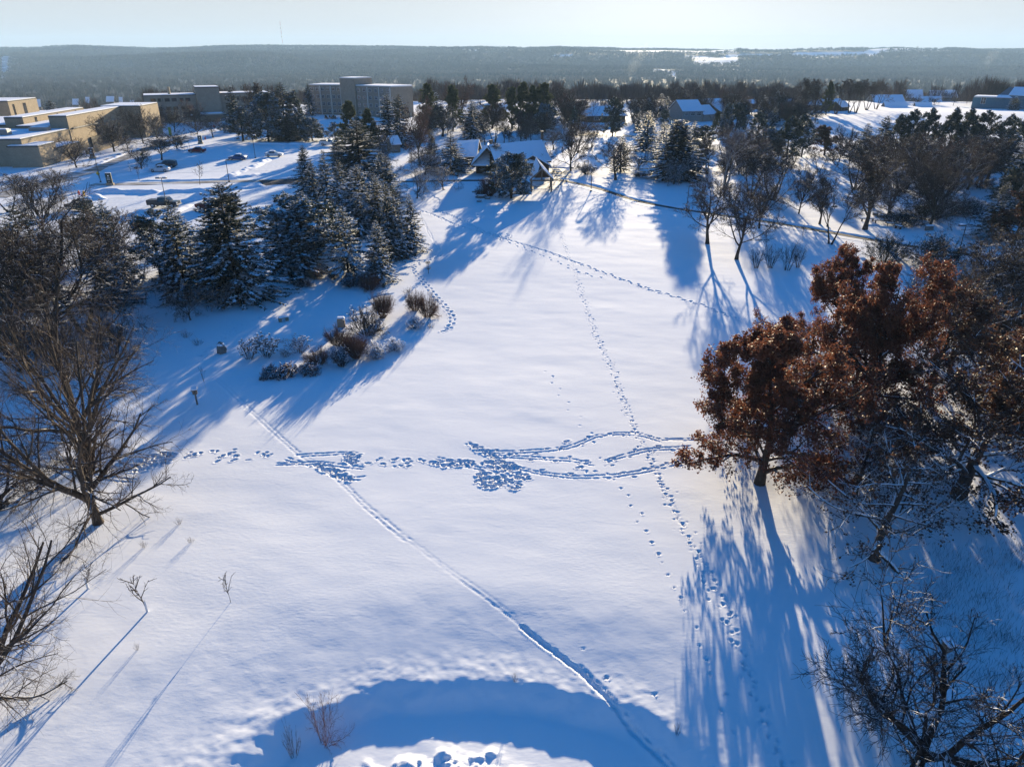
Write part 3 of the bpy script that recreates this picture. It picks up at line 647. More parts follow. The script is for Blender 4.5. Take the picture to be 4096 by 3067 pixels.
tw0 = (c1[0] + 0.15, c1[1] - 2.2); tw1 = (c2[0] + 5.5, c2[1] - 0.6 + 6)
flat_block(hallC, [(c1[0] + 0.1, c1[1] - 1.6), (c2[0] - 0.1, c2[1] - 0.9), (c2[0] + 5.8, c2[1] + 9), (c1[0] + 3, c1[1] + 11)], 15.3, M['brick_grey'], pale=True)
facade(hallC, c0, c1, (1.7, 4.6, 7.6, 10.6), 6, 1.45, 1.35, 1, 'white'); facade(hallC, c2, c3, (1.7, 4.6, 7.6, 10.6), 6, 1.45, 1.35, 1, 'white')
for P, Q2 in ((c0, c1), (c2, c3)):
    for t in (0.34, 0.67, 0.985):
        MB().box((P[0] + (Q2[0] - P[0]) * t, P[1] + (Q2[1] - P[1]) * t - 0.12, 6), (0.4, 0.3, 11.8), math.atan2(Q2[1] - P[1], Q2[0] - P[0])).build('pilaster', M['trim_pale'], hallC, world=True)
q0 = G(1290, 418, 3.3); q1 = G(1405, 421, 3.3)
pr = MB().box(((q0[0] + q1[0]) / 2, (q0[1] + q1[1]) / 2 + 3, 3.3), (q1[0] - q0[0], 8, 0.5), math.atan2(q1[1] - q0[1], q1[0] - q0[0])).build('porch_roof', M['trim_pale'], hallC, world=True)
MB().box(((q0[0] + q1[0]) / 2, (q0[1] + q1[1]) / 2 + 3, 3.68), (q1[0] - q0[0] - 0.3, 7.7, 0.24), math.atan2(q1[1] - q0[1], q1[0] - q0[0])).build('snow_cover', M['snow'], pr)
for i in range(4):
    t = 0.03 + i * 0.31; MB().box((q0[0] + (q1[0] - q0[0]) * t, q0[1] + (q1[1] - q0[1]) * t - 0.4, 1.5), (0.55, 0.55, 3.1)).build('porch_column', M['trim_pale'], hallC, world=True)
MB().box(((q0[0] + q1[0]) / 2 + 1, (q0[1] + q1[1]) / 2 + 4.5, 1.5), (9, 0.3, 3.0)).build('glass_entrance', M['glass'], hallC, world=True)

# ---- pitched houses
def gable_house(name, P0, P1, depth, eave, ridge, wallm, label, cat='house', over=0.4, roofm='snow', hip=0.0, win=(), chim=None, base=0.0, snow=True):
    """P0,P1 = front wall ends (world), roof ridge parallel to the front"""
    root = empty(name, (P0[0], P0[1], base), 0, label, cat)
    d = Vector((P1[0] - P0[0], P1[1] - P0[1])); L = d.length; d.normalize(); n = Vector((-d.y, d.x))
    def p(s, t, z): return (P0[0] + d.x * s + n.x * t, P0[1] + d.y * s + n.y * t, z + base)
    w = MB(); h = depth / 2
    w.add([p(0, 0, -0.4), p(L, 0, -0.4), p(L, depth, -0.4), p(0, depth, -0.4), p(0, 0, eave), p(L, 0, eave), p(L, depth, eave), p(0, depth, eave), p(hip * L, h, ridge - 0.12), p(L - hip * L, h, ridge - 0.12)],
          [[0, 1, 5, 4], [1, 2, 6, 9, 5], [2, 3, 7, 6], [3, 0, 4, 8, 7], [4, 5, 9, 8], [6, 7, 8, 9]]); w.build('wall', wallm, root, world=True)
    k = (ridge - eave) / h; e0 = eave - over * k + 0.06; hp = hip * L
    r = MB(); a, b, c, f = p(-over, -over, e0), p(L + over, -over, e0), p(L + over - (hp if hip else 0) * 1.0, h, ridge), p(-over + hp, h, ridge)
    g, q = p(L + over, depth + over, e0), p(-over, depth + over, e0)
    r.slab([a, b, c, f], 0.16); r.slab([g, q, f, c], 0.16)
    if hip: r.slab([b, g, c], 0.16); r.slab([q, a, f], 0.16)
    ro = r.build('roof', M['shingle'], root, world=True)
    if snow:
        up = lambda P, z=0.14: (P[0], P[1], P[2] + z)
        s = MB(); s.slab([up(a), up(b), up(c), up(f)], 0.13); s.slab([up(g), up(q), up(f), up(c)], 0.13)
        if hip: s.slab([up(b), up(g), up(c)], 0.13); s.slab([up(q), up(a), up(f)], 0.13)
        s.build('snow_cover', M['snow'], ro)
    rz = math.atan2(d.y, d.x)
    for (s, z, ww, hh_) in win: put_window(root, tuple(p(s * L, -0.03, z)), rz, ww, hh_, 1, 'white')
    if chim:
        c_ = p(chim[0] * L, h, ridge + chim[1] / 2 - 0.3); MB().box(c_, (0.6, 0.6, chim[1]), rz).build('chimney', M['stone'], ro, world=False).location = (0, 0, 0)
    return root

def V2(p): return np.array(p)
# arboretum lodge: long main roof, west wing, front cross gable
def lodge():
    root = empty('lodge', (0, 166, 0), 0, 'dark wooden lodge under steep snow-covered gable roofs at the head of the lawn', 'lodge')
    W_ = M['wood_dark']; RZ = 6.4
    rA = G(1955, 582, RZ); rB = G(2168, 562, RZ); eB = G(2206, 645, 2.7); eA = (rA[0] + eB[0] - rB[0], rA[1] + eB[1] - rB[1])
    def at(p, z): return (p[0], p[1], z)
    d = Vector((rB[0] - rA[0], rB[1] - rA[1])).normalized(); back = Vector((rB[0] - eB[0], rB[1] - eB[1]))
    bA = (rA[0] + back.x, rA[1] + back.y); bB = (rB[0] + back.x, rB[1] + back.y)
    r = MB(); r.slab([at(eA, 2.7), at(eB, 2.7), at(rB, RZ), at(rA, RZ)], 0.25); r.slab([at(bB, 2.7), at(bA, 2.7), at(rA, RZ), at(rB, RZ)], 0.25)
    main = r.build('roof', W_, root, world=True)
    s = MB(); u = 0.2; s.slab([at(eA, 2.7 + u), at(eB, 2.7 + u), at(rB, RZ + u), at(rA, RZ + u)], 0.18); s.slab([at(bB, 2.7 + u), at(bA, 2.7 + u), at(rA, RZ + u), at(rB, RZ + u)], 0.18); s.build('snow_cover', M['snow'], main)
    k = 0.86
    def mixp(p, q, t): return (p[0] + (q[0] - p[0]) * t, p[1] + (q[1] - p[1]) * t)
    fA, fB = mixp(rA, eA, k), mixp(rB, eB, k); gA, gB = mixp(rA, bA, k), mixp(rB, bB, k)
    fA, gA = mixp(fA, fB, 0.03), mixp(gA, gB, 0.03); fB, gB = mixp(fB, fA, 0.03), mixp(gB, gA, 0.03)
    mA = mixp(fA, gA, .5); mB_ = mixp(fB, gB, .5)
    w = MB(); w.add([at(fA, -.3), at(fB, -.3), at(gB, -.3), at(gA, -.3), at(fA, 3.2), at(fB, 3.2), at(gB, 3.2), at(gA, 3.2), at(mA, RZ - .4), at(mB_, RZ - .4)],
                    [[0, 1, 5, 4], [1, 2, 6, 9, 5], [2, 3, 7, 6], [3, 0, 4, 8, 7], [4, 5, 9, 8], [6, 7, 8, 9]]); w.build('wall', W_, root, world=True)
    # cross gable at the left end: ridge runs towards the viewer, its left slope drops low
    AZ = 6.1; apex_f = G(1948, 590, AZ); el = G(1885, 660, 2.3); er = (2 * apex_f[0] - el[0], el[1])
    y0 = apex_f[1] - 1.0; y1 = y0 + 9
    c = MB(); c.slab([(el[0], y0, 2.3), (apex_f[0], y0, AZ), (apex_f[0], y1, AZ), (el[0], y1, 2.3)][::-1], 0.25); c.slab([(apex_f[0], y0, AZ), (er[0], y0, 2.3), (er[0], y1, 2.3), (apex_f[0], y1, AZ)][::-1], 0.25)
    cg = c.build('roof', W_, root, world=True); c = MB(); u = 0.2
    for (x0, z0, x1, z1) in ((el[0], 2.3, apex_f[0], AZ), (apex_f[0], AZ, er[0], 2.3)): c.slab([(x0, y0 + 0.25, z0 + u), (x1, y0 + 0.25, z1 + u), (x1, y1, z1 + u), (x0, y1, z0 + u)][::-1], 0.18)
    c.build('snow_cover', M['snow'], cg)
    w = MB(); w.add([(el[0] + .9, y0 + 4, -.3), (er[0] - .9, y0 + 4, -.3), (er[0] - .9, y0 + 4, 3.0), (apex_f[0], y0 + 4, AZ - .4), (el[0] + .9, y0 + 4, 3.0), (el[0] + .9, y1, -.3), (er[0] - .9, y1, -.3), (er[0] - .9, y1, 3.0), (apex_f[0], y1, AZ - .4), (el[0] + .9, y1, 3.0)],
                    [[0, 1, 2, 3, 4], [9, 8, 7, 6, 5], [1, 6, 7, 2], [5, 0, 4, 9]]); w.build('wall', W_, root, world=True)
    # front slope below the gable (the snow apron in the photo)
    a0 = G(1888, 664, 2.2); a1 = G(1960, 664, 2.2); b1 = G(1962, 597, 5.3); b0 = G(1943, 598, 5.25)
    ap = MB(); ap.slab([at(a0, 2.2), at(a1, 2.2), at(b1, 5.3), at(b0, 5.25)], 0.2); apo = ap.build('roof', W_, root, world=True)
    a0, a1 = (a0[0] + .1, a0[1]), (a1[0] - .1, a1[1]); ap = MB(); ap.slab([at(a0, 2.4), at(a1, 2.4), at(b1, 5.5), at(b0, 5.45)], 0.18); ap.build('snow_cover', M['snow'], apo)
    # west wing
    r0 = G(1830, 567, 5.6); r1 = G(1917, 561, 5.6); e1 = G(1908, 629, 2.6); e0 = (r0[0] + e1[0] - r1[0], e1[1]); bk = (2 * r1[0] - e1[0], 2 * r1[1] - e1[1]); bk0 = (2 * r0[0] - e0[0], 2 * r0[1] - e0[1])
    r = MB(); r.slab([at(e0, 2.6), at(e1, 2.6), at(r1, 5.6), at(r0, 5.6)], .22); r.slab([at(bk, 2.6), at(bk0, 2.6), at(r0, 5.6), at(r1, 5.6)], .22); wr = r.build('roof', W_, root, world=True)
    r = MB(); r.slab([at(e0, 2.8), at(e1, 2.8), at(r1, 5.8), at(r0, 5.8)], .18); r.slab([at(bk, 2.8), at(bk0, 2.8), at(r0, 5.8), at(r1, 5.8)], .18); r.build('snow_cover', M['snow'], wr)
    MB().prism([(e0[0] + .5, e0[1] + 1.6), (e1[0] - .5, e1[1] + 1.6), (bk[0] - .5, bk[1] - 1.6), (bk0[0] + .5, bk0[1] - 1.6)], -.3, 3.2).build('wall', W_, root, world=True)
    # porch gable on the right front
    pa = G(2132, 625, 4.2); wd = 4.2; yy = pa[1]
    r = MB()
    for sg in (-1, 1): 
        q = [(pa[0], yy, 4.2), (pa[0] + sg * wd, yy, 1.9), (pa[0] + sg * wd, yy + 6, 1.9), (pa[0], yy + 6, 4.2)]; r.slab(q if sg < 0 else q[::-1], .25)
    pg = r.build('roof', W_, root, world=True); r = MB()
    for sg in (-1, 1):
        q = [(pa[0], yy + .4, 4.4), (pa[0] + sg * wd, yy + .4, 2.1), (pa[0] + sg * wd, yy + 6, 2.1), (pa[0], yy + 6, 4.4)]; r.slab(q if sg < 0 else q[::-1], .18)
    r.build('snow_cover', M['snow'], pg)
    MB().add([(pa[0] - wd + .5, yy + .5, 0), (pa[0] + wd - .5, yy + .5, 0), (pa[0] + wd - .5, yy + .5, 2.1), (pa[0], yy + .5, 4.3), (pa[0] - wd + .5, yy + .5, 2.1)], [[0, 1, 2, 3, 4]]).build('wall', W_, root, world=True)
    for q, h in ((G(2168, 560, 6.4), 2.4), (G(1963, 578, 6.2), 1.2)):
        ch = MB().cyl((q[0], q[1] + .3, 5.6), 0.32, h, 10).cyl((q[0], q[1] + .3, 5.6 + h), 0.42, 0.35, 10); ch.build('chimney', M['metal_dark'], root, world=True)
    for i, u_ in enumerate((1870, 1885)):
        q = G(u_, 640, 1.4); put_window(root, (q[0], e0[1] + 1.55, 1.5), 0, 1.0, 1.6, 1, 'wood_grey')
    return root
lodge()
# open timber gazebo in front of the lodge
def gazebo():
    ax, ay = 5.9, 147.4
    root = empty('gazebo', (ax, ay, 0), 0.0, 'open timber gazebo with a steep pointed snow-covered roof beside the path', 'gazebo')
    hw, hd, ev, rd = 2.35, 2.2, 2.35, 6.2
    r = MB(); f = -0.9
    P = {'fl': (-hw, -hd, ev), 'fr': (hw, -hd, ev), 'br': (hw, hd, ev), 'bl': (-hw, hd, ev), 'pk': (-1.1, 0.7, rd), 'fg': (0.1, -hd - .3, 4.5)}
    faces = [['fr', 'br', 'pk', 'fg'], ['bl', 'fl', 'fg', 'pk'], ['br', 'bl', 'pk']]
    for q in faces: r.slab([P[k] for k in q], .18)
    ro = r.build('roof', M['wood_dark'], root); s = MB()
    for q in faces: s.slab([(P[k][0], P[k][1] + (.35 if k == 'fg' else 0), P[k][2] + .16) for k in q], .14)
    s.build('snow_cover', M['snow'], ro)
    t = MB(); t.tube([P['fl'], P['fg']], .13, 4); t.tube([P['fr'], P['fg']], .13, 4); t.tube([(0, -hd, ev), (0.1, -hd - .2, 4.3)], .12, 4); t.box((0, -hd, ev - .1), (2 * hw, .2, .3)); t.build('gable_truss', M['wood_grey'], root)
    for sx in (-1, 1):
        for sy in (-1, 1): MB().box((sx * (hw - .35), sy * (hd - .35), ev / 2 - .1), (.3, .3, ev + .2)).build('post', M['wood_grey'], root)
    b = MB()
    for sx in (-1, 1): b.box((sx * (hw - .35), 0, .85), (.12, 2 * hd - 1, .1)); b.box((sx * (hw - .6), 0, .45), (.45, 2 * hd - 1.2, .08))
    b.build('railing', M['wood_grey'], root)
    return root
gazebo()
def at_wall(u0, v0, u1, v1, z=0): return G(u0, v0, z), G(u1, v1, z)
a, b = at_wall(1572, 612, 1602, 610); gable_house('shed', a, b, 4.5, 2.4, 4.2, M['wood_grey'], 'small grey garden shed with a snowy roof between the big spruces and the lodge', 'shed')
a, b = at_wall(1700, 690, 1750, 688); gable_house('kiosk', a, (a[0] + 3.2, a[1]), 2.6, 2.2, 3.6, M['wood_dark'], 'little dark shelter with a snowy gable roof behind the two snow-limbed apple trees', 'shelter')
a, b = at_wall(2345, 492, 2500, 490); gable_house('house', a, b, 13, 2.8, 5.6, M['siding_dark'], 'brown bungalow with a low hipped snow roof behind the bare lawn trees', 'house', 0.8, hip=0.28, win=[(.25, 1.5, 1.6, 1.2), (.7, 1.5, 1.6, 1.2)])
a, b = at_wall(2728, 492, 2808, 490); gable_house('house', a, b, 12, 4.4, 8.0, M['siding'], 'grey two-storey house with shuttered windows and a smooth blue-shaded snow roof', 'house', win=[(.18, 3.2, 1.2, 1.3), (.5, 3.2, 1.8, 1.3), (.8, 3.2, 1.8, 1.3)])
a, b = at_wall(2812, 490, 2862, 486); gable_house('garage', a, b, 9, 3.0, 6.0, M['siding'], 'grey garage wing with a snowy gable roof joined beside the two-storey house', 'garage')
a, b = at_wall(2880, 470, 3000, 462); gable_house('house', a, b, 12, 2.6, 5.4, M['siding_dark'], 'low dark house with bright snow edges half hidden behind green pines', 'house', 0.8)
a, b = at_wall(2820, 438, 2910, 436); gable_house('house', a, b, 12, 3.0, 4.4, M['siding_dark'], 'flat dark house with a thin white roof line behind the tall bare trees', 'house', 0.6)
a, b = at_wall(3138, 452, 3190, 450); gable_house('house', a, b, 12, 3.0, 5.5, M['siding_dark'], 'brown house with a sunlit snow roof beside the paired snowy spruces', 'house', 0.6)
a, b = at_wall(3212, 446, 3282, 446); gable_house('house', a, b, 12, 2.8, 4.6, M['siding_dark'], 'long low dark house under the tall bare trees at the field edge', 'house', 0.6)
a, b = at_wall(3300, 446, 3370, 446); gable_house('house', a, b, 12, 2.8, 5.2, M['siding_dark'], 'low dark house seen behind the round-topped bare grove', 'house', 0.6)
a, b = at_wall(3362, 450, 3394, 447); gable_house('shed', a, b, 6, 2.4, 4.6, M['wood_dark'], 'small dark shed with a slanting snow roof among the grove trunks', 'shed')
a, b = at_wall(3005, 440, 3048, 438); gable_house('house', a, b, 11, 2.8, 4.2, M['siding_dark'], 'dark house with a flat white roof edge behind the snowy spruces', 'house', 0.5)
# valley roofs beyond the snowy field, on lower ground
def low_house(u, v, w, ht, label, name='house', wallm='siding', y=520, asp=0.55):
    s = slope_v(v); x = (u - CU) / FF * (y / ray(u, v)[1]); z = CAM_H + y * s
    zt = tz(x, y); L = w / FF * (y / ray(u, v)[1]); base = min(zt, z - 4.5)
    P0 = (x - L / 2, y); P1 = (x + L / 2, y)
    return gable_house(name, P0, P1, L * asp, z - base - 1.6, z - base + ht, M[wallm], label, 'house', 0.5, base=base)
for u, v, w, ht, lb, yy in ((3660, 376, 66, 2.2, 'pale house with a broad snow roof, topmost of the valley roofs beyond the field', 470), (3745, 378, 44, 2.2, 'snow-roofed house right of the broad valley roof, near bare garden trees', 470), (3800, 376, 62, 2.0, 'long low snow roof behind the bare garden trees by the blue hall', 480),
                           (3590, 421, 84, 1.3, 'low ranch house with a wide snow roof just over the rim of the field', 385), (3700, 422, 60, 1.3, 'small snow roof sunk behind the rim of the field', 390), (3560, 394, 120, 1.6, 'long strip-like snow roof below the grove end', 430), (3720, 400, 100, 1.6, 'second long snow roof in the hollow past the field', 440)):
    low_house(u, v, w, ht, lb, y=yy)
for u, v, w, lb, yy in ((153, 404, 14, 'tiny white roof among woods right of the tall tan block', 600), (300, 402, 26, 'steep white roof alone in the woods above the tan complex', 620), (349, 394, 16, 'small white roof higher in the woods beyond the tan complex', 680), (438, 392, 34, 'white cross-gabled house in the woods left of the three-storey hall', 640), (482, 394, 14, 'faint white roof right of the cross-gabled woodland house', 700), (528, 408, 16, 'white roof low in the trees near the end of the three-storey hall', 600)):
    low_house(u, v + 4, w * .8, 1.8, lb, y=yy, asp=0.7)
# blue hall on the right
def blue_hall():
    x0, y0 = G(3885, 424, 1.5); root = empty('blue_hall', (x0, y0, 1.4), 0, 'blue sided hall with arched white windows and large snowy roofs on the knoll', 'building')
    E = 0.0
    def rect(a0, a1, b0, b1): return [(x0 + a0, y0 + b0), (x0 + a1, y0 + b0), (x0 + a1, y0 + b1), (x0 + a0, y0 + b1)]
    MB().prism(rect(0, 50, 0, 26), 0, 5.4).build('wall', M['blue_wall'], root, world=True)
    MB().prism(rect(0.2, 10, -0.4, 12), 5.4, 5.8).build('roof', M['trim_pale'], root, world=True); 
    MB().prism(rect(0.4, 9.8, -0.2, 11.8), 5.8, 6.05).build('snow_cover', M['snow'], root, world=True)
    r = MB(); z0, z1 = 5.5, 10.0
    r.slab([(x0 + 9, y0 - 1, z0), (x0 + 50, y0 - 1, z0), (x0 + 50, y0 + 9, z1), (x0 + 13, y0 + 9, z1)], .3); r.slab([(x0 + 9, y0 + 10, z0 + .2), (x0 + 9, y0 - 1, z0), (x0 + 13, y0 + 9, z1)], .3)
    ro = r.build('roof', M['shingle'], root, world=True)
    s = MB(); s.slab([(x0 + 14, y0 + 1.5, 6.9), (x0 + 50, y0 - .5, 5.95), (x0 + 50, y0 + 9, z1 + .2), (x0 + 15, y0 + 9, z1 + .2)], .2); s.slab([(x0 + 9.3, y0 - .8, 5.75), (x0 + 16, y0 - .8, 5.75), (x0 + 14, y0 + 1.3, 6.75), (x0 + 10, y0 + 1.3, 6.75)], .2); s.build('snow_cover', M['snow'], ro)
    MB().prism(rect(24, 60, 9, 34), 0, 10.0).build('wall', M['blue_wall'], root, world=True)
    r = MB(); r.slab([(x0 + 23, y0 + 8, 9.6), (x0 + 60, y0 + 8, 9.6), (x0 + 60, y0 + 22, 15.5), (x0 + 28, y0 + 22, 15.5)], .35); r.slab([(x0 + 23, y0 + 34, 9.6), (x0 + 23, y0 + 8, 9.6), (x0 + 28, y0 + 22, 15.5)], .35); ro = r.build('roof', M['shingle'], root, world=True)
    s = MB(); s.slab([(x0 + 23.3, y0 + 8.2, 9.9), (x0 + 60, y0 + 8.2, 9.9), (x0 + 60, y0 + 22, 15.75), (x0 + 28, y0 + 22, 15.75)], .25); s.build('snow_cover', M['snow'], ro)
    fr, gl = window_mesh(2.0, 3.0, 1, 'white')
    arch = MB()
    for k in range(9):
        a0 = math.pi * k / 9; a1 = math.pi * (k + 1) / 9
        arch.add([(math.cos(a0) * .98, -.04, 1.5 + math.sin(a0)), (math.cos(a1) * .98, -.04, 1.5 + math.sin(a1)), (math.cos(a1) * .72, -.04, 1.5 + math.sin(a1) * .74), (math.cos(a0) * .72, -.04, 1.5 + math.sin(a0) * .74)], [[0, 1, 2, 3]])
    am = arch.data('arch', M['white'])
    for a in (17.5, 23.5, 29.5, 36):
        o = link('window', fr, root, (a, -.05, 2.4 - 1.4 + 1.4), 0); link('pane', gl, o); link('arch', am, o)
    for a in (4.5, 44): o = link('window', fr, root, (a, -.05, 2.6), 0); link('pane', gl, o)
    root.rotation_euler = (0, 0, R_(-37)); return root
blue_hall()
# radio mast on the ridge
mx_, my_ = 5050 * (1146 - CU) / FF / 1.09, 5050.0
mz = tz(mx_, my_); mast = empty('radio_mast', (mx_, my_, mz), 0, 'thin red and white radio mast standing on the far ridge', 'mast')
for k in range(6):
    w_ = 1.1; MB().cyl((0, 0, k * 25.0), w_, 24.8, 6).build('mast_section', M['red' if k % 2 else 'white'], mast)
for k in (2, 4): MB().box((0, 0, k * 25 + 12), (5, 5, 7)).build('antenna', M['metal_grey'], mast)

# ------------------------------------------------------------------ vehicles
def car_proto(kind):
    """stations: x, half width low, z low, z belt, z top, half width top  (x forward)"""
    st = dict(
      sedan=[(-2.3, .72, .42, .78, .80, .70), (-2.2, .86, .30, .92, .96, .80), (-1.75, .90, .22, .98, 1.03, .72), (-1.1, .91, .20, .97, 1.40, .62), (-.3, .91, .20, .95, 1.46, .62), (.35, .91, .20, .93, 1.38, .62), (1.0, .90, .20, .92, .96, .74), (1.8, .87, .22, .84, .86, .76), (2.2, .80, .30, .72, .74, .68), (2.32, .62, .42, .60, .62, .56)],
      suv=[(-2.35, .80, .50, .95, 1.0, .76), (-2.28, .92, .36, 1.08, 1.62, .70), (-1.9, .95, .30, 1.10, 1.76, .70), (-.6, .95, .28, 1.08, 1.80, .70), (.35, .95, .28, 1.06, 1.74, .70), (.95, .94, .28, 1.06, 1.12, .80), (1.8, .92, .30, 1.00, 1.03, .82), (2.2, .86, .38, .90, .92, .76), (2.32, .70, .5, .78, .8, .62)])[kind]
    Lw = MB(); P = []
    for x, wl, zl, zb, zt, wt in st: P.append([(x, -wl * .92, zl), (x, -wl, zb), (x, -wt, zt), (x, wt, zt), (x, wl, zb), (x, wl * .92, zl)])
    vs = [q for p in P for q in p]; fs = []
    for i in range(len(P) - 1):
        for k in range(6): fs.append([i * 6 + k, i * 6 + (k + 1) % 6, (i + 1) * 6 + (k + 1) % 6, (i + 1) * 6 + k])
    fs += [[0, 1, 2, 3, 4, 5][::-1], [(len(P) - 1) * 6 + k for k in range(6)]]; Lw.add(vs, fs)
    cab = [i for i, s in enumerate(st) if s[4] - s[3] > .25]; i0, i1 = cab[0], cab[-1]
    def side(sgn):
        b = MB(); e = .012
        for i in range(i0, i1):
            def pp(i, f): s = st[i]; w = s[1] + (s[5] - s[1]) * f; return (s[0], sgn * (w + e), s[3] + (s[4] - s[3]) * f)
            q = [pp(i, .12), pp(i + 1, .12), pp(i + 1, .84), pp(i, .84)]; cx = sum(t[0] for t in q) / 4
            q = [(cx + (t[0] - cx) * .9, t[1], t[2]) for t in q]; b.add(q, [[0, 1, 2, 3] if sgn < 0 else [3, 2, 1, 0]])
        return b
    def scr(i, j):
        a, b_ = st[i], st[j]; e = .02; m = MB()
        def L_(t, f): return (a[0] + (b_[0] - a[0]) * t, f * ((a[5] + (b_[5] - a[5]) * t) * .92), a[4] + (b_[4] - a[4]) * t + e)
        m.add([L_(.1, -1), L_(.1, 1), L_(.9, 1), L_(.9, -1)], [[0, 1, 2, 3]]); return m
    sn = MB(); S = []
    for i in range(i0, i1 + 1): x, wl, zl, zb, zt, wt = st[i]; S.append([(x, -wt * .95, zt + .01), (x, -wt * .8, zt + .13), (x, wt * .8, zt + .13), (x, wt * .95, zt + .01)])
    vs = [q for p in S for q in p]; fs = []
    for i in range(len(S) - 1):
        for k in range(3): fs.append([i * 4 + k, i * 4 + k + 1, (i + 1) * 4 + k + 1, (i + 1) * 4 + k])
    fs += [[0, 1, 2, 3], [(len(S) - 1) * 4 + k for k in (3, 2, 1, 0)]]; sn.add(vs, fs)
    hood = MB(); n = len(st)
    hs = [(st[i][0], st[i][5], st[i][4]) for i in range(i1 + 1, n - 1)]; bs = [(st[i][0], st[i][5], st[i][4]) for i in range(1, i0)]
    for seq in (hs, bs):
        for (x, w, z), (x2, w2, z2) in zip(seq[:-1], seq[1:]): hood.slab([(x, -w, z + .09), (x, w, z + .09), (x2, w2, z2 + .09), (x2, -w2, z2 + .09)][::-1] if x < x2 else [(x, -w, z + .09), (x, w, z + .09), (x2, w2, z2 + .09), (x2, -w2, z2 + .09)], .08)
    return dict(body=Lw, left=side(1), right=side(-1), front=scr(i1, i1 + 1), rear=scr(max(i0 - 1, 0), i0), snow=sn, hood=hood, st=st, wx=1.42 if kind == 'sedan' else 1.45, wr=.33 if kind == 'sedan' else .38, tw=st[1][1])
WHEEL = {}
def wheel(root, x, y, r):
    if r not in WHEEL: WHEEL[r] = (MB().cyl((0, -.12, 0), r, .24, 18, axis='y').data('tyre', M['rubber']), MB().cyl((0, -.13, 0), r * .62, .26, 12, axis='y').data('rim', M['rim']))
    w = link('wheel', None, root, (x, y, r)); w.empty_display_size = .2
    link('tyre', WHEEL[r][0], w); link('rim', WHEEL[r][1], w)
PAINT = {}
def paint(name, c, metal=.3):
    if name not in PAINT: PAINT[name] = mat('paint_' + name, c, .35, .5, metal)
    return PAINT[name]
CP = {}
def car(kind, u, v, heading, pm, label, snow=True, hoodsnow=False, group=None, name=None):
    x, y = G(u, v); root = empty(name or ('parked_suv' if kind == 'suv' else 'parked_car'), (x, y, tz(x, y) + .03), heading, label, 'suv' if kind == 'suv' else 'car', group)
    p = CP.setdefault(kind, car_proto(kind)); b = p['body'].build('body', pm, root, smooth=False)
    for n, k in (('side_window', 'left'), ('side_window', 'right'), ('windscreen', 'front'), ('rear_window', 'rear')): p[k].build(n, M['glass'], root)
    for sx in (-1, 1):
        for sy in (-1, 1): wheel(root, sx * p['wx'], sy * (p['tw'] - .06), p['wr'])
        MB().box((2.2, sx * .58, .68 if kind == 'sedan' else .84), (.16, .34, .14)).build('headlight', M['headlamp'], root)
        MB().box((-2.27, sx * .62, .82 if kind == 'sedan' else 1.0), (.08, .26, .2)).build('tail_light', M['lamp'], root)
    if snow: p['snow'].build('snow_cover', M['snow'], root, smooth=True)
    if hoodsnow: p['hood'].build('snow_cover', M['snow'], root)
    return root
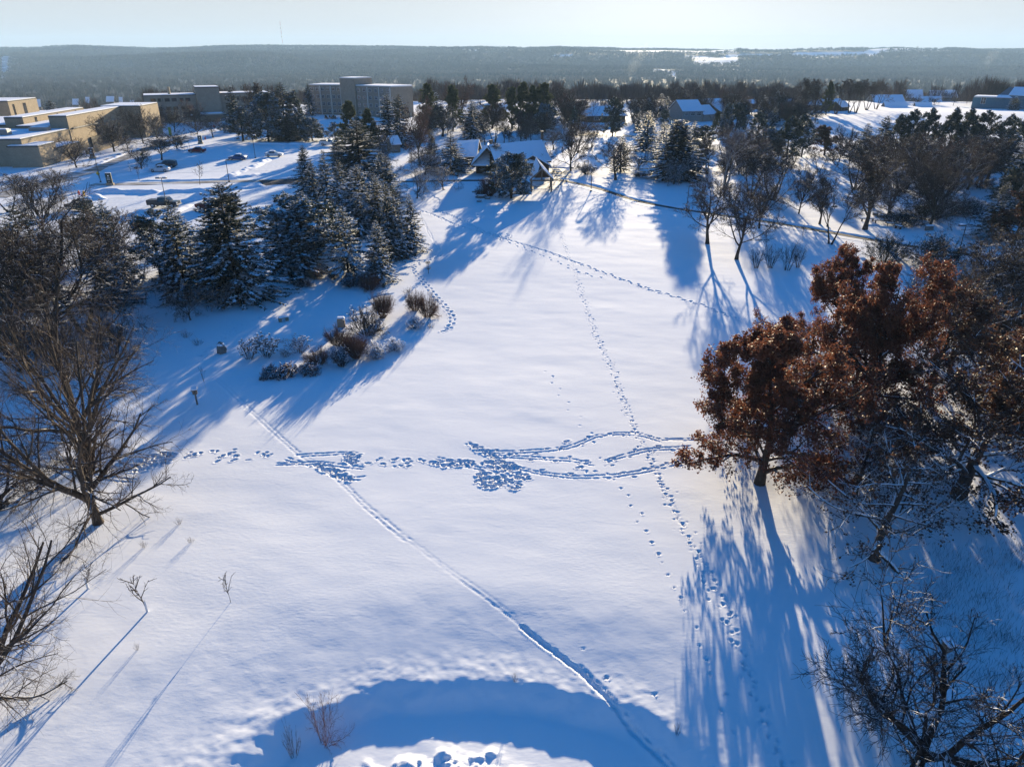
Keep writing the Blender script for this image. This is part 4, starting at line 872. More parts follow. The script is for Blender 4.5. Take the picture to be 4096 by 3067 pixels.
def pickup(u, v, heading, pm, label, crew=True, plow=False):
    x, y = G(u, v); root = empty('pickup_truck', (x, y, tz(x, y) + .03), heading, label, 'pickup')
    c0 = -.35 if crew else .25
    b = MB(); b.box((-1.75 if crew else -1.45, 0, .72), (2.1 if crew else 2.7, 1.86, .5)); b.box((.85, 0, .75), (3.1 if crew else 2.5, 1.86, .62)) ; b.box((2.05, 0, .86), (1.35, 1.8, .56), 0, 0, .93)
    st = [(c0 - .45, .90, 1.05, .86), (c0 - .35, .90, 1.82, .70), (.85, .90, 1.84, .70), (1.45, .90, 1.08, .82)]
    vs = [q for (xx, w, z, wt) in st for q in ((xx, -.93, 1.04), (xx, -wt, z), (xx, wt, z), (xx, .93, 1.04))]; fs = []
    for i in range(3):
        for k in range(4): fs.append([i * 4 + k, i * 4 + (k + 1) % 4, (i + 1) * 4 + (k + 1) % 4, (i + 1) * 4 + k])
    b.add(vs, fs + [[3, 2, 1, 0], [12, 13, 14, 15]]); b.build('body', pm, root)
    bed = MB(); xb0, xb1 = -2.8, c0 - .5
    for sy in (-1, 1): bed.box(((xb0 + xb1) / 2, sy * .88, 1.14), (xb1 - xb0, .1, .36))
    bed.box((xb0 + .05, 0, 1.14), (.1, 1.66, .36)); bed.box((xb1 - .05, 0, 1.14), (.1, 1.66, .36)); bed.build('bed', pm, root)
    if crew: MB().box(((xb0 + xb1) / 2, 0, 1.33), (xb1 - xb0 - .05, 1.72, .06)).build('bed_cover', M['metal_dark'], root)
    else: MB().box(((xb0 + xb1) / 2, 0, 1.42), (xb1 - xb0 - .3, 1.6, .3), 0, 0, .85).build('salt_spreader', M['metal_dark'], root)
    for sy in (-1, 1):
        g = MB(); e = .02
        q = [(c0 - .3, sy * (.90 + e), 1.12), (1.2, sy * (.87 + e), 1.12), (.78, sy * (.72 + e), 1.74), (c0 - .26, sy * (.72 + e), 1.74)]; g.add(q, [[0, 1, 2, 3] if sy < 0 else [3, 2, 1, 0]]); g.build('side_window', M['glass'], root)
        MB().box((2.72, sy * .66, .92), (.1, .36, .2)).build('headlight', M['headlamp'], root); MB().box((-2.82, sy * .80, 1.0), (.06, .18, .34)).build('tail_light', M['lamp'], root)
    MB().add([(1.40, -.74, 1.16), (1.40, .74, 1.16), (.90, .64, 1.81), (.90, -.64, 1.81)], [[0, 1, 2, 3]]).build('windscreen', M['glass'], root).location = (.03, 0, .03)
    MB().box((2.76, 0, .58), (.14, 1.8, .2)).build('bumper', M['rim'], root)
    for sx in (-1.75, 1.85):
        for sy in (-1, 1): wheel(root, sx, sy * .84, .42)
    if plow:
        pl = MB()
        for k in range(6):
            a0, a1 = -.5 + k * .25, -.25 + k * .25; r_ = .62
            pl.add([(3.1 + .3 - r_ * math.cos(a0) * .5, -1.2, .5 + r_ * math.sin(a0)), (3.4 - r_ * math.cos(a0) * .5, 1.2, .5 + r_ * math.sin(a0)), (3.4 - r_ * math.cos(a1) * .5, 1.2, .5 + r_ * math.sin(a1)), (3.4 - r_ * math.cos(a1) * .5, -1.2, .5 + r_ * math.sin(a1))], [[0, 1, 2, 3]])
        pl.box((2.95, 0, .5), (.5, .3, .2)); pl.build('plough_blade', M['metal_dark'], root)
    return root
pickup(660, 830, R_(-4), paint('slate', (.025, .033, .040)), 'dark grey crew-cab pickup truck parked in front of the tall light pole')
pickup(1318, 583, R_(-6), paint('white', (.55, .56, .57)), 'white pickup truck with a snow plough and loaded bed half behind the big spruces', False, True)
car('suv', 838, 838, R_(174), paint('maroon', (.075, .012, .014)), 'dark red SUV parked behind the tip of the largest spruce', False)
car('suv', 905, 815, R_(150), paint('silver', (.25, .26, .28)), 'silver SUV nosed in beyond the dark red SUV, tailgate towards the spruce', False)
car('sedan', 641, 686, R_(184), paint('pearl', (.55, .56, .58)), 'white sedan with snow-dusted roof parked closest of the pair below the street trees', True)
car('suv', 668, 670, R_(186), paint('charcoal', (.045, .048, .05)), 'charcoal SUV parked just beyond the white sedan', False)
car('sedan', 790, 612, R_(182), paint('crimson', (.16, .012, .02)), 'dark red sedan under thick snow near the dark sign pylon', True, True)
car('sedan', 952, 641, R_(178), paint('blue', (.02, .085, .20)), 'blue sedan under thick snow beside the middle light pole', True, True)
car('sedan', 1098, 628, R_(4), paint('white', (.55, .56, .57)), 'white sedan capped in thick snow alone on the lot near the white truck', True, True)
car('suv', 650, 585, R_(42), paint('black', (.02, .02, .022)), 'black SUV driving along the slushy road behind a bare tree', False, name='moving_suv')
car('suv', 318, 838, R_(172), paint('brown', (.045, .032, .024)), 'dark brown SUV seen through the bare branches at the lot corner', False)

# ------------------------------------------------------------------ street and garden furniture
def lamp_post(u, v, vt, label, group, arm=1, tilt=0.0, snow=True):
    x, y = G(u, v); z = tz(x, y); h = height_at(y, vt) - z; root = empty('lamp_post', (x, y, z), tilt, label, 'lamp post', group)
    MB().cyl((0, 0, -.3), .085, h + .3, 8, .055).cyl((0, 0, -.1), .2, .35, 8).build('pole', M['metal_grey' if arm > 1 else 'metal_dark'], root)
    for k in range(arm):
        sg = 1 if k == 0 else -1; hd = MB().box((sg * .55, 0, h + .02), (.75, .38, .18)).box((sg * .12, 0, h), (.3, .08, .08)).build('lamp_head', M['metal_dark'], root)
        if snow: MB().box((sg * .55, 0, h + .17), (.68, .34, .12), 0, 0, .8).build('snow_cover', M['snow'], hd)
LG = 'light poles of the car park'; PG = 'path lamps on the lawn'
lamp_post(676, 867, 713, 'tall light pole with a double head standing before the dark pickup', LG, 2)
lamp_post(917, 729, 640, 'plain light pole by the lot road in front of the blue car', LG, 1, 0, False)
lamp_post(1022, 635, 543, 'light pole between the blue car and the snow-capped white car', LG, 1)
lamp_post(403, 729, 632, 'pole by the road junction carrying the yellow diamond sign', LG, 1, 3.1, False)
lamp_post(2364, 764, 672, 'path lamp right of the gazebo where the paved path begins', PG, 1)
lamp_post(2746, 845, 744, 'path lamp before the large shaded spruce, shadow falling down the lawn', PG, 1)
lamp_post(3310, 905, 827, 'path lamp half hidden by a forked bare tree above the rust oak', PG, 1)
lamp_post(3829, 1035, 902, 'path lamp leaning over the hedge side of the path near the benches', PG, 1, 3.1)
lamp_post(770, 512, 463, 'slim lamp post among the bare trees before the three-storey hall', LG, 1)
lamp_post(852, 480, 410, 'lamp post in front of the three-storey hall tower', LG, 1)
def pylon(u, v, vt, label, m):
    x, y = G(u, v); h = height_at(y, vt); root = empty('sign_pylon', (x, y, 0), .12, label, 'sign', 'dark campus sign pylons')
    MB().box((0, 0, .15), (1.5, .7, .7)).build('base', M['stone_tan'], root); MB().box((0, 0, .5 + (h - .5) / 2), (1.15, .30, h - .5)).build('sign_panel', m, root)
    MB().box((0, 0, h + .05), (1.1, .28, .1)).build('snow_cover', M['snow'], root)
    MB().cyl((0, -.155, h - .55), .16, .01, 10, axis='y').build('emblem', M['white'], root)
    t = MB()
    for k, w in enumerate((.6, .7, .45, .5, .4)): t.box((-.06, -.156, h - 1.0 - k * .28 - (.2 if k > 1 else 0)), (w, .012, .10 if k < 2 else .05))
    t.build('lettering', M['white'], root)
pylon(442, 742, 693, 'dark green sign pylon on a tan stone base at the lot entrance road', M['sign_green'])
pylon(803, 577, 543, 'black sign pylon standing in snow above the dark red car', M['sign_green'])
pylon(372, 636, 594, 'brown sign pylon before the tan building entrance', M['sign_brown'])
def post_sign(u, v, vt, label, shape, cat='sign', name='road_sign'):
    x, y = G(u, v); h = height_at(y, vt); root = empty(name, (x, y, 0), 0, label, cat)
    MB().cyl((0, 0, -.2), .05, h + .1, 6).build('post', M['metal_grey'], root); r = .48
    if shape == 'diamond':
        MB().add([(0, -.06, h - r * 1.5), (r, -.06, h - r * .5), (0, -.06, h + r * .5), (-r, -.06, h - r * .5)], [[0, 1, 2, 3]]).slab([(0, -.05, h)] * 3, .0).build('sign_panel', M['yellow'], root)
        s = MB(); s.cyl((.02, -.075, h - .22), .055, .01, 8, axis='y'); s.box((0, -.07, h - .42), (.09, .01, .22)); s.tube([(0, -.07, h - .5), (-.1, -.07, h - .72)], .025, 4); s.tube([(0, -.07, h - .5), (.1, -.07, h - .7)], .025, 4); s.build('walking_figure', M['metal_dark'], root)
    elif shape == 'stop':
        MB().add([(r * math.cos(math.pi / 8 + k * math.pi / 4), -.06, h - .5 + r * math.sin(math.pi / 8 + k * math.pi / 4)) for k in range(8)], [list(range(8))]).build('sign_panel', M['red'], root)
        c = bpy.data.curves.new('lettering', 'FONT'); c.body = 'STOP'; c.size = .34; c.align_x = 'CENTER'; c.align_y = 'CENTER'; c.materials.append(M['white'])
        t_ = bpy.data.objects.new('lettering', c); me = bpy.data.meshes.new_from_object(t_); bpy.data.objects.remove(t_); o = link('lettering', me, root, (0, -.075, h - .5)); o.rotation_euler = (R_(90), 0, 0)
    elif shape == 'square': MB().box((0, -.05, h - .45), (.8, .04, .95)).build('sign_panel', M['sign_brown'], root)
    elif shape == 'banner': MB().box((-.45, -.05, h - 1.4), (.75, .04, 2.2)).build('banner', M['banner'], root)
    else: MB().box((0, -.05, h - .25), (.3, .03, .45)).build('sign_panel', M['white'], root)
post_sign(396, 712, 690, 'yellow diamond crossing sign low on its pole at the road junction', 'diamond')
post_sign(575, 657, 615, 'yellow diamond sign beside the bare tree near the white sedan', 'diamond')
post_sign(860, 535, 500, 'red octagonal stop sign before the three-storey hall', 'stop')
post_sign(730, 601, 567, 'brown square sign on a post left of the dark red car', 'square')
post_sign(700, 600, 505, 'tall post with a green banner among the street trees', 'banner', 'banner', 'banner_post')
post_sign(526, 697, 662, 'small white parking sign in the snowbank left of the white sedan', 'small', 'sign'); post_sign(759, 595, 568, 'small parking sign between the brown sign and the black pylon', 'small', 'sign')
def hydrant(u, v, label, m):
    x, y = G(u, v); root = empty('fire_hydrant', (x, y, tz(x, y)), 0, label, 'hydrant')
    MB().cyl((0, 0, 0), .16, .7, 10).cyl((0, 0, .7), .2, .06, 10).cyl((0, 0, .76), .17, .2, 10, .04).build('body', m, root); MB().cyl((-.26, 0, .5), .08, .52, 8, axis='x').build('nozzle', m, root)
hydrant(318, 782, 'red fire hydrant beside the snow heap at the lot corner', M['red']); hydrant(822, 559, 'red fire hydrant on the sunlit snow near the black pylon', M['red']); hydrant(338, 784, 'yellow bollard-like hydrant next to the red hydrant', M['yellow'])
def stone(u, v, d, label, m, seed, top=True, name='boulder'):
    x, y = G(u, v); root = empty(name, (x, y, tz(x, y)), 0, label, 'boulder'); MB().blob((0, 0, d[2] * .35), d, seed, 0, 12, 8, .22).build('rock', m, root, True)
    if top: MB().blob((0, 0, d[2] * 1.08), (d[0] * .85, d[1] * .85, d[2] * .22), seed + 1, 0, 10, 5, .1).build('snow_cover', M['snow'], root, True)
stone(888, 1410, (.42, .4, .75), 'dark upright boulder with a snow cap beside the curving ski track', M['stone'], 3)
for i, (u, v, s, lb) in enumerate(((1925, 792, 1.0, 'large snow-capped rock in the bed before the snowy pine'), (1950, 797, .6, 'small grey rock right of the large snow-capped rock'), (1895, 770, .4, 'little dark rock left end of the garden rocks'), (1916, 808, .5, 'low rock at the foot of the large snow-capped rock'), (1985, 770, .7, 'rounded snowy rock under the snowy pine'))): stone(u, v, (s, s * .8, s * .5), lb, M['stone'], 20 + i)
def slab_stone(u, v, w, h, label, m, rz, bench=False):
    x, y = G(u, v); root = empty('stone_bench' if bench else 'stone_marker', (x, y, tz(x, y)), rz, label, 'bench' if bench else 'stone')
    if bench:
        MB().box((0, 0, h * .85), (w, .45, h * .3)).build('seat', m, root)
        for s in (-1, 1): MB().box((s * w * .36, 0, h * .33), (.28, .4, h * .72)).build('leg', m, root)
        MB().box((0, 0, h + .06), (w * .97, .43, .13), 0, 0, .9).build('snow_cover', M['snow'], root)
    else:
        MB().box((0, 0, h / 2 - .1), (w, .35, h + .2), 0, 0, .94).build('slab', m, root); MB().box((0, 0, h + .07), (w * .98, .36, .16), 0, 0, .8).build('snow_cover', M['snow'], root)
slab_stone(1135, 1283, 1.0, .42, 'low tan stone bench in the shaded snow left of the shrub bed', M['stone_tan'], .5, True)
slab_stone(1366, 1305, .8, .95, 'upright tan stone marker behind the dense shrub thicket', M['stone_tan'], .15)
def bird_house(u, v, vt, label, w=.34, plain=False):
    x, y = G(u, v); z = tz(x, y); h = height_at(y, vt) - z; root = empty('bird_house', (x, y, z), .3, label, 'bird house')
    MB().box((0, 0, (h - .3) / 2 - .1), (.12, .12, h - .2)).build('post', M['wood_grey'], root); b = MB().box((0, 0, h - .22), (w, w, .42)); b.build('box', M['wood_grey'], root)
    MB().cyl((0, -w / 2 - .012, h - .18), .035, .02, 8, axis='y').build('entrance_hole', M['rubber'], root)
    r = MB().slab([(-w * .7, -w * .8, h - .05), (w * .7, -w * .8, h - .05), (w * .7, w * .6, h + .08), (-w * .7, w * .6, h + .08)], .05).build('roof', M['wood_dark'], root)
    MB().slab([(-w * .66, -w * .75, h + .05), (w * .66, -w * .75, h + .05), (w * .66, w * .55, h + .16), (-w * .66, w * .55, h + .16)], .09).build('snow_cover', M['snow'], r)
bird_house(790, 1620, 1555, 'wooden bird house on a post standing in sun above the lower ski track')
bird_house(3771, 2640, 2570, 'nest box with a snow slab roof behind the bare corner tree', .34)
x, y = G(1714, 1096); dg = empty('disc_basket', (x, y, tz(x, y)), 0, 'steel disc golf basket on a thin pole in the open lawn', 'disc golf basket')
MB().cyl((0, 0, -.2), .035, 1.75, 8).build('pole', M['metal_dark'], dg)
def ring(b, r, z, t=.02):
    pts = [(r * math.cos(k * math.pi / 8), r * math.sin(k * math.pi / 8), z) for k in range(17)]; b.tube(pts, t, 4)
b = MB(); ring(b, .33, .62); ring(b, .33, .80); ring(b, .15, .60)
for k in range(12): a = k * math.pi / 6; b.tube([(0, 0, .6), (.33 * math.cos(a), .33 * math.sin(a), .62), (.33 * math.cos(a), .33 * math.sin(a), .80)], .008, 3)
b.build('basket', M['metal_grey'], dg); b = MB(); ring(b, .29, 1.38, .03); ring(b, .29, 1.48, .03); b.build('band', M['metal_dark'], dg)
b = MB()
for k in range(10): a = k * math.pi / 5; b.tube([(.28 * math.cos(a), .28 * math.sin(a), 1.38), (.17 * math.cos(a), .17 * math.sin(a), 1.0), (.03, 0, .78)], .008, 3)
b.build('chain', M['metal_grey'], dg)
def bench(u, v, rz, L, label):
    x, y = G(u, v); root = empty('park_bench', (x, y, tz(x, y)), rz, label, 'bench', 'plain snow-covered benches by the path'); MB().box((0, 0, .45), (L, .42, .07)).build('seat', M['wood_dark'], root)
    for s in (-1, 1): MB().box((s * L * .36, 0, .2), (.1, .36, .5)).build('leg', M['wood_dark'], root)
    MB().box((0, 0, .55), (L * .97, .4, .14), 0, 0, .9).build('snow_cover', M['snow'], root)
bench(3469, 884, .0, 2.5, 'snow-topped bench beside the slim trunk, closest to the path lamp'); bench(3525, 892, -.2, 2.5, 'snow-topped bench in the middle of the bench group'); bench(3572, 905, -.5, 2.3, 'angled snow-topped bench nearer the hedge side'); bench(3592, 915, -1.2, 1.2, 'short snow-topped bench at the foot of the angled one')
bench(2225, 690, .1, 1.8, 'snow-topped table bench outside the lodge porch'); bench(2236, 697, .1, 1.4, 'second snow-topped bench at the lodge terrace corner')
slab_stone(3715, 922, 1.3, .75, 'squat stone block with snow beside the big grey trunk', M['stone'], .1)
for i, (u, v, lb) in enumerate(((3510, 860, 'snow-capped rock left of the pale trunk by the benches'), (3530, 868, 'dark rock at the foot of the pale trunk by the benches'), (3572, 866, 'little rock just right of the pale trunk'))): stone(u, v, (.9, .7, .45), lb, M['stone'], 50 + i)
def trellis(u, v, w, h, label, rz=0.0):
    x, y = G(u, v); root = empty('trellis', (x, y, tz(x, y)), rz, label, 'trellis'); b = MB(); f = MB()
    for s in (-1, 1): f.box((s * w / 2, 0, h / 2), (.12, .12, h))
    f.box((0, 0, h), (w + .2, .12, .12)); f.build('frame', M['wood_grey'], root); n = int(w / .35)
    for k in range(1, n): b.box((-w / 2 + k * w / n, 0, h / 2), (.04, .04, h - .2))
    for k in range(1, int(h / .35)): b.box((0, .04, k * .35), (w - .1, .04, .04))
    b.build('lattice', M['wood_grey'], root)
trellis(2208, 600, 4.0, 1.9, 'wooden lattice trellis behind the right end of the lodge'); trellis(2344, 678, 1.8, 1.9, 'small dark trellis standing in the grasses by the path lamp', .9)
x, y = G(1278, 454); ub = empty('utility_box', (x, y, 0), 0, 'dark green utility box on snow before the residence hall porch', 'utility box'); MB().box((0, 0, .75), (2.2, 1.4, 1.6)).build('cabinet', M['sign_green'], ub); MB().box((0, 0, 1.62), (2.1, 1.3, .15), 0, 0, .9).build('snow_cover', M['snow'], ub)
def chair(u, v, rz):
    x, y = G(u, v); root = empty('lawn_chair', (x, y, 0), rz, 'dark lawn chair in the cluster before the residence hall', 'chair', 'dark lawn chairs before the residence hall')
    MB().box((0, 0, .4), (.7, .7, .1)).build('seat', M['wood_dark'], root); MB().box((0, .38, .85), (.7, .08, 1.0)).build('backrest', M['wood_dark'], root)
    for sx in (-1, 1):
        MB().box((sx * .38, 0, .62), (.14, .75, .06)).build('armrest', M['wood_dark'], root)
        for sy in (-1, 1): MB().box((sx * .32, sy * .3, .2), (.1, .1, .44)).build('leg', M['wood_dark'], root)
for i in range(9): chair(1302 + i * 5 + (3 if i > 2 else 0), 476 + (i % 3) * 1.3 - 1, i * 1.1)

# ------------------------------------------------------------------ plant builders (numpy, all branches of one order at a time)
def norm(a): return a / np.maximum(np.linalg.norm(a, axis=-1, keepdims=True), 1e-9)
def perp_basis(t):
    ref = np.where(np.abs(t[:, 2:3]) < 0.9, np.array([[0, 0, 1.0]]), np.array([[1.0, 0, 0]]))
    u = norm(np.cross(t, ref)); return u, np.cross(t, u)
def grow_line(base, d, L, K, trop, wig, r):
    N = len(base); P = np.zeros((N, K, 3)); P[:, 0] = base; p = base.copy(); st = (L / (K - 1))[:, None]
    tr = np.asarray(trop); tr = tr[:, None] if tr.ndim else tr
    for k in range(1, K):
        d = norm(d + np.array([0, 0, 1.0]) * tr + r.normal(0, wig, (N, 3))); p = p + d * st; P[:, k] = p
    return P
def branch(P, Rr, r, n, t0, t1, ang, ratio, K, trop, wig, rr=0.62, tip=0.55, rmin=0.012, upbias=0.0, droop_low=0.0):
    N, Kp, _ = P.shape; L = np.linalg.norm(np.diff(P, axis=1), axis=2).sum(1); m = N * n
    idx = np.repeat(np.arange(N), n); t = t0 + (t1 - t0) * ((np.tile(np.arange(n), N) + r.random(m)) / n)
    f = np.clip(t, 0, 0.999) * (Kp - 1); k = f.astype(int); fr = (f - k)[:, None]
    base = P[idx, k] * (1 - fr) + P[idx, k + 1] * fr; tg = norm(P[idx, k + 1] - P[idx, k])
    rad = Rr[idx, k] * (1 - fr[:, 0]) + Rr[idx, k + 1] * fr[:, 0]
    u, v = perp_basis(tg); az = (np.tile(np.arange(n), N) * 2.39996 + r.random(m) * 1.2 + idx * 1.7)[:, None]
    pd = np.cos(az) * u + np.sin(az) * v
    if upbias: pd = norm(pd + np.array([0, 0, upbias]))
    an = (ang * (1 + 0.22 * r.normal(size=m)))[:, None]
    d = norm(tg * np.cos(an) + pd * np.sin(an))
    if droop_low: trop = trop - droop_low * np.clip((0.42 - t) / 0.42, 0, 1)
    L2 = L[idx] * ratio * (1 - tip * (t - t0) / max(t1 - t0, 1e-3)) * np.clip(1 + 0.25 * r.normal(size=m), 0.45, 1.6)
    P2 = grow_line(base, d, L2, K, trop, wig, r); r0 = np.maximum(rad * rr * np.clip(1 + 0.15 * r.normal(size=m), 0.6, 1.3), rmin)
    R2 = r0[:, None] * np.linspace(1, 0.32, K)[None, :]
    return P2, np.maximum(R2, rmin * 0.45)
def tubes(P, Rr, sides):
    N, K, _ = P.shape; tg = np.empty_like(P); tg[:, 1:-1] = P[:, 2:] - P[:, :-2]; tg[:, 0] = P[:, 1] - P[:, 0]; tg[:, -1] = P[:, -1] - P[:, -2]
    tg = norm(tg.reshape(-1, 3)); u, v = perp_basis(tg); a = np.arange(sides) * 2 * math.pi / sides
    ring = (np.cos(a)[None, :, None] * u[:, None] + np.sin(a)[None, :, None] * v[:, None]) * Rr.reshape(-1, 1, 1) + P.reshape(-1, 1, 3)
    Vv = ring.reshape(-1, 3); b = (np.arange(N)[:, None] * K + np.arange(K - 1)[None, :]).ravel()
    F = []
    for k in range(sides):
        k2 = (k + 1) % sides; F.append(np.stack([b * sides + k, b * sides + k2, (b + 1) * sides + k2, (b + 1) * sides + k], 1))
    return Vv, np.concatenate(F)
class NM:
    """accumulates numpy geometry with material slots"""
    def __init__(s): s.V = []; s.Q = []; s.mi = []; s.n = 0
    def add(s, V, F, mi=0):
        s.V.append(V); s.Q.append(F + s.n); s.mi.append(np.full(len(F), mi)); s.n += len(V)
    def mesh(s, name, mats, smooth=False):
        return np_mesh(name, np.concatenate(s.V), [np.concatenate(s.Q)], mats, np.concatenate(s.mi), smooth)
    def allv(s): return np.concatenate(s.V)
def diamonds(c, d, l, w, r, nrm=None, fold=0.0):
    """leaf / needle-spray quads: centre line from c along d (unit), length l, half-width w"""
    N = len(c)
    if nrm is None: nrm = norm(r.normal(size=(N, 3)))
    s = norm(np.cross(d, nrm)); l = np.asarray(l).reshape(-1, 1) * np.ones((N, 1)); w = np.asarray(w).reshape(-1, 1) * np.ones((N, 1))
    up = np.cross(s, d) * w * fold
    V = np.stack([c, c + d * l * 0.5 + s * w + up, c + d * l, c + d * l * 0.5 - s * w + up], 1).reshape(-1, 3)
    return V, np.arange(N * 4).reshape(N, 4)
def extents(parts, pr=91):
    V = np.concatenate([p.allv() for p in parts]); rad = np.percentile(np.hypot(V[:, 0], V[:, 1]), pr)
    return float(np.percentile(V[:, 2], 99.6)), float(rad)
PROTO = {}
def finish(key, name, cat, parts):
    """parts: list of (part name, NM, mats, smooth)"""
    H, Rd = extents([p[1] for p in parts])
    PROTO[key] = dict(name=name, cat=cat, H=H, R=Rd, parts=[(n, m.mesh(n, mats, sm)) for n, m, mats, sm in parts])

def bare_tree(key, seed, H=10.0, trunk=0.3, r0=0.2, limbs=8, limb_ang=0.75, limb_len=0.75, up=0.06, n2=7, n3=6, n4=6, tw=0.018, barkm='bark', twigm='twig', stems=1, leader=True,
              leaves=0, leafm='oakleaf', leaf=0.16, wig=0.10, name='bare_tree', low=0.35, droop=0.0, snowcap=False, lmin=0.0, rr1=0.6, skirt=0.0):
    r = np.random.default_rng(seed); T = NM(); C = NM()
    base = np.zeros((stems, 3)); d = np.tile(np.array([[0, 0, 1.0]]), (stems, 1)); a = np.arange(stems) * 2.4 + r.random()
    if stems > 1:
        d = norm(d + 0.38 * np.stack([np.cos(a), np.sin(a), 0 * a], 1) * r.uniform(0.5, 1.2, (stems, 1))); base = 0.12 * np.stack([np.cos(a), np.sin(a), 0 * a], 1)
    TL = H * (0.86 if leader else trunk)
    K0 = 9; P0 = grow_line(base - np.array([0, 0, 0.25]), d, np.full(stems, TL), K0, 0.05, 0.045, r)
    rr = r0 / (stems ** 0.5); t = np.linspace(0, 1, K0)
    R0 = np.tile(rr * (1.0 - (0.86 if leader else 0.25) * t) * (1 + 0.55 * np.exp(-t * 9)), (stems, 1))
    T.add(*tubes(P0, R0, 8))
    nl = max(2, limbs // stems)
    P1, R1 = branch(P0, R0, r, nl, low if leader else 0.62, 0.985, limb_ang, (limb_len if leader else limb_len / trunk), 8, up, wig, rr1, 0.62 if leader else 0.15, 0.03, 0.0, skirt)
    T.add(*tubes(P1, R1, 6))
    if not leader:                                    # a few low side limbs
        Pl, Rl = branch(P0, R0, r, 3, 0.30, 0.6, 1.25, 0.5 / trunk, 8, -0.01, wig, 0.35, 0.2, 0.03)
        P1 = np.concatenate([P1, Pl]); R1 = np.concatenate([R1, Rl]); T.add(*tubes(Pl, Rl, 6))
    P2, R2 = branch(P1, R1, r, n2, 0.16, 1.0, 0.72, 0.52, 6, up * 0.6 - droop, wig * 1.3, 0.55, 0.5, 0.022)
    T.add(*tubes(P2, R2, 5))
    P3, R3 = branch(P2, R2, r, n3, 0.12, 1.0, 0.70, 0.52, 5, up * 0.4 - droop, wig * 1.6, 0.55, 0.45, tw * 1.15)
    C.add(*tubes(P3, R3, 3))
    P4, R4 = branch(P3, R3, r, n4, 0.1, 1.0, 0.66, 0.58, 4, up * 0.3 - droop, wig * 1.8, 0.6, 0.4, tw)
    C.add(*tubes(P4, R4, 3))
    if leaves:
        src = np.concatenate([P4[:, 1:].reshape(-1, 3), P3[:, 2:].reshape(-1, 3)]); k = r.integers(0, len(src), leaves)
        # bunches: leaves keep to twigs chosen by a clumpy noise, so bare gaps stay
        keep = fbm(src[k, 0] / 0.8 + seed, src[k, 1] / 0.8 + src[k, 2] / 0.75, 2, seed) + r.normal(0, .06, leaves) > -0.13; k = k[keep]
        c = src[k] + r.normal(0, 0.10, (len(k), 3)); dd = norm(r.normal(size=(len(k), 3)) + np.array([0, 0, -0.5]))
        C.add(*diamonds(c, dd, leaf * r.uniform(0.6, 1.3, len(k)), leaf * 0.42 * r.uniform(0.7, 1.2, len(k)), r, None, 0.5), 1)
    finish(key, name, 'tree', [('trunk', T, [M[barkm]], True), ('crown', C, [M[twigm], M[leafm]], False)])

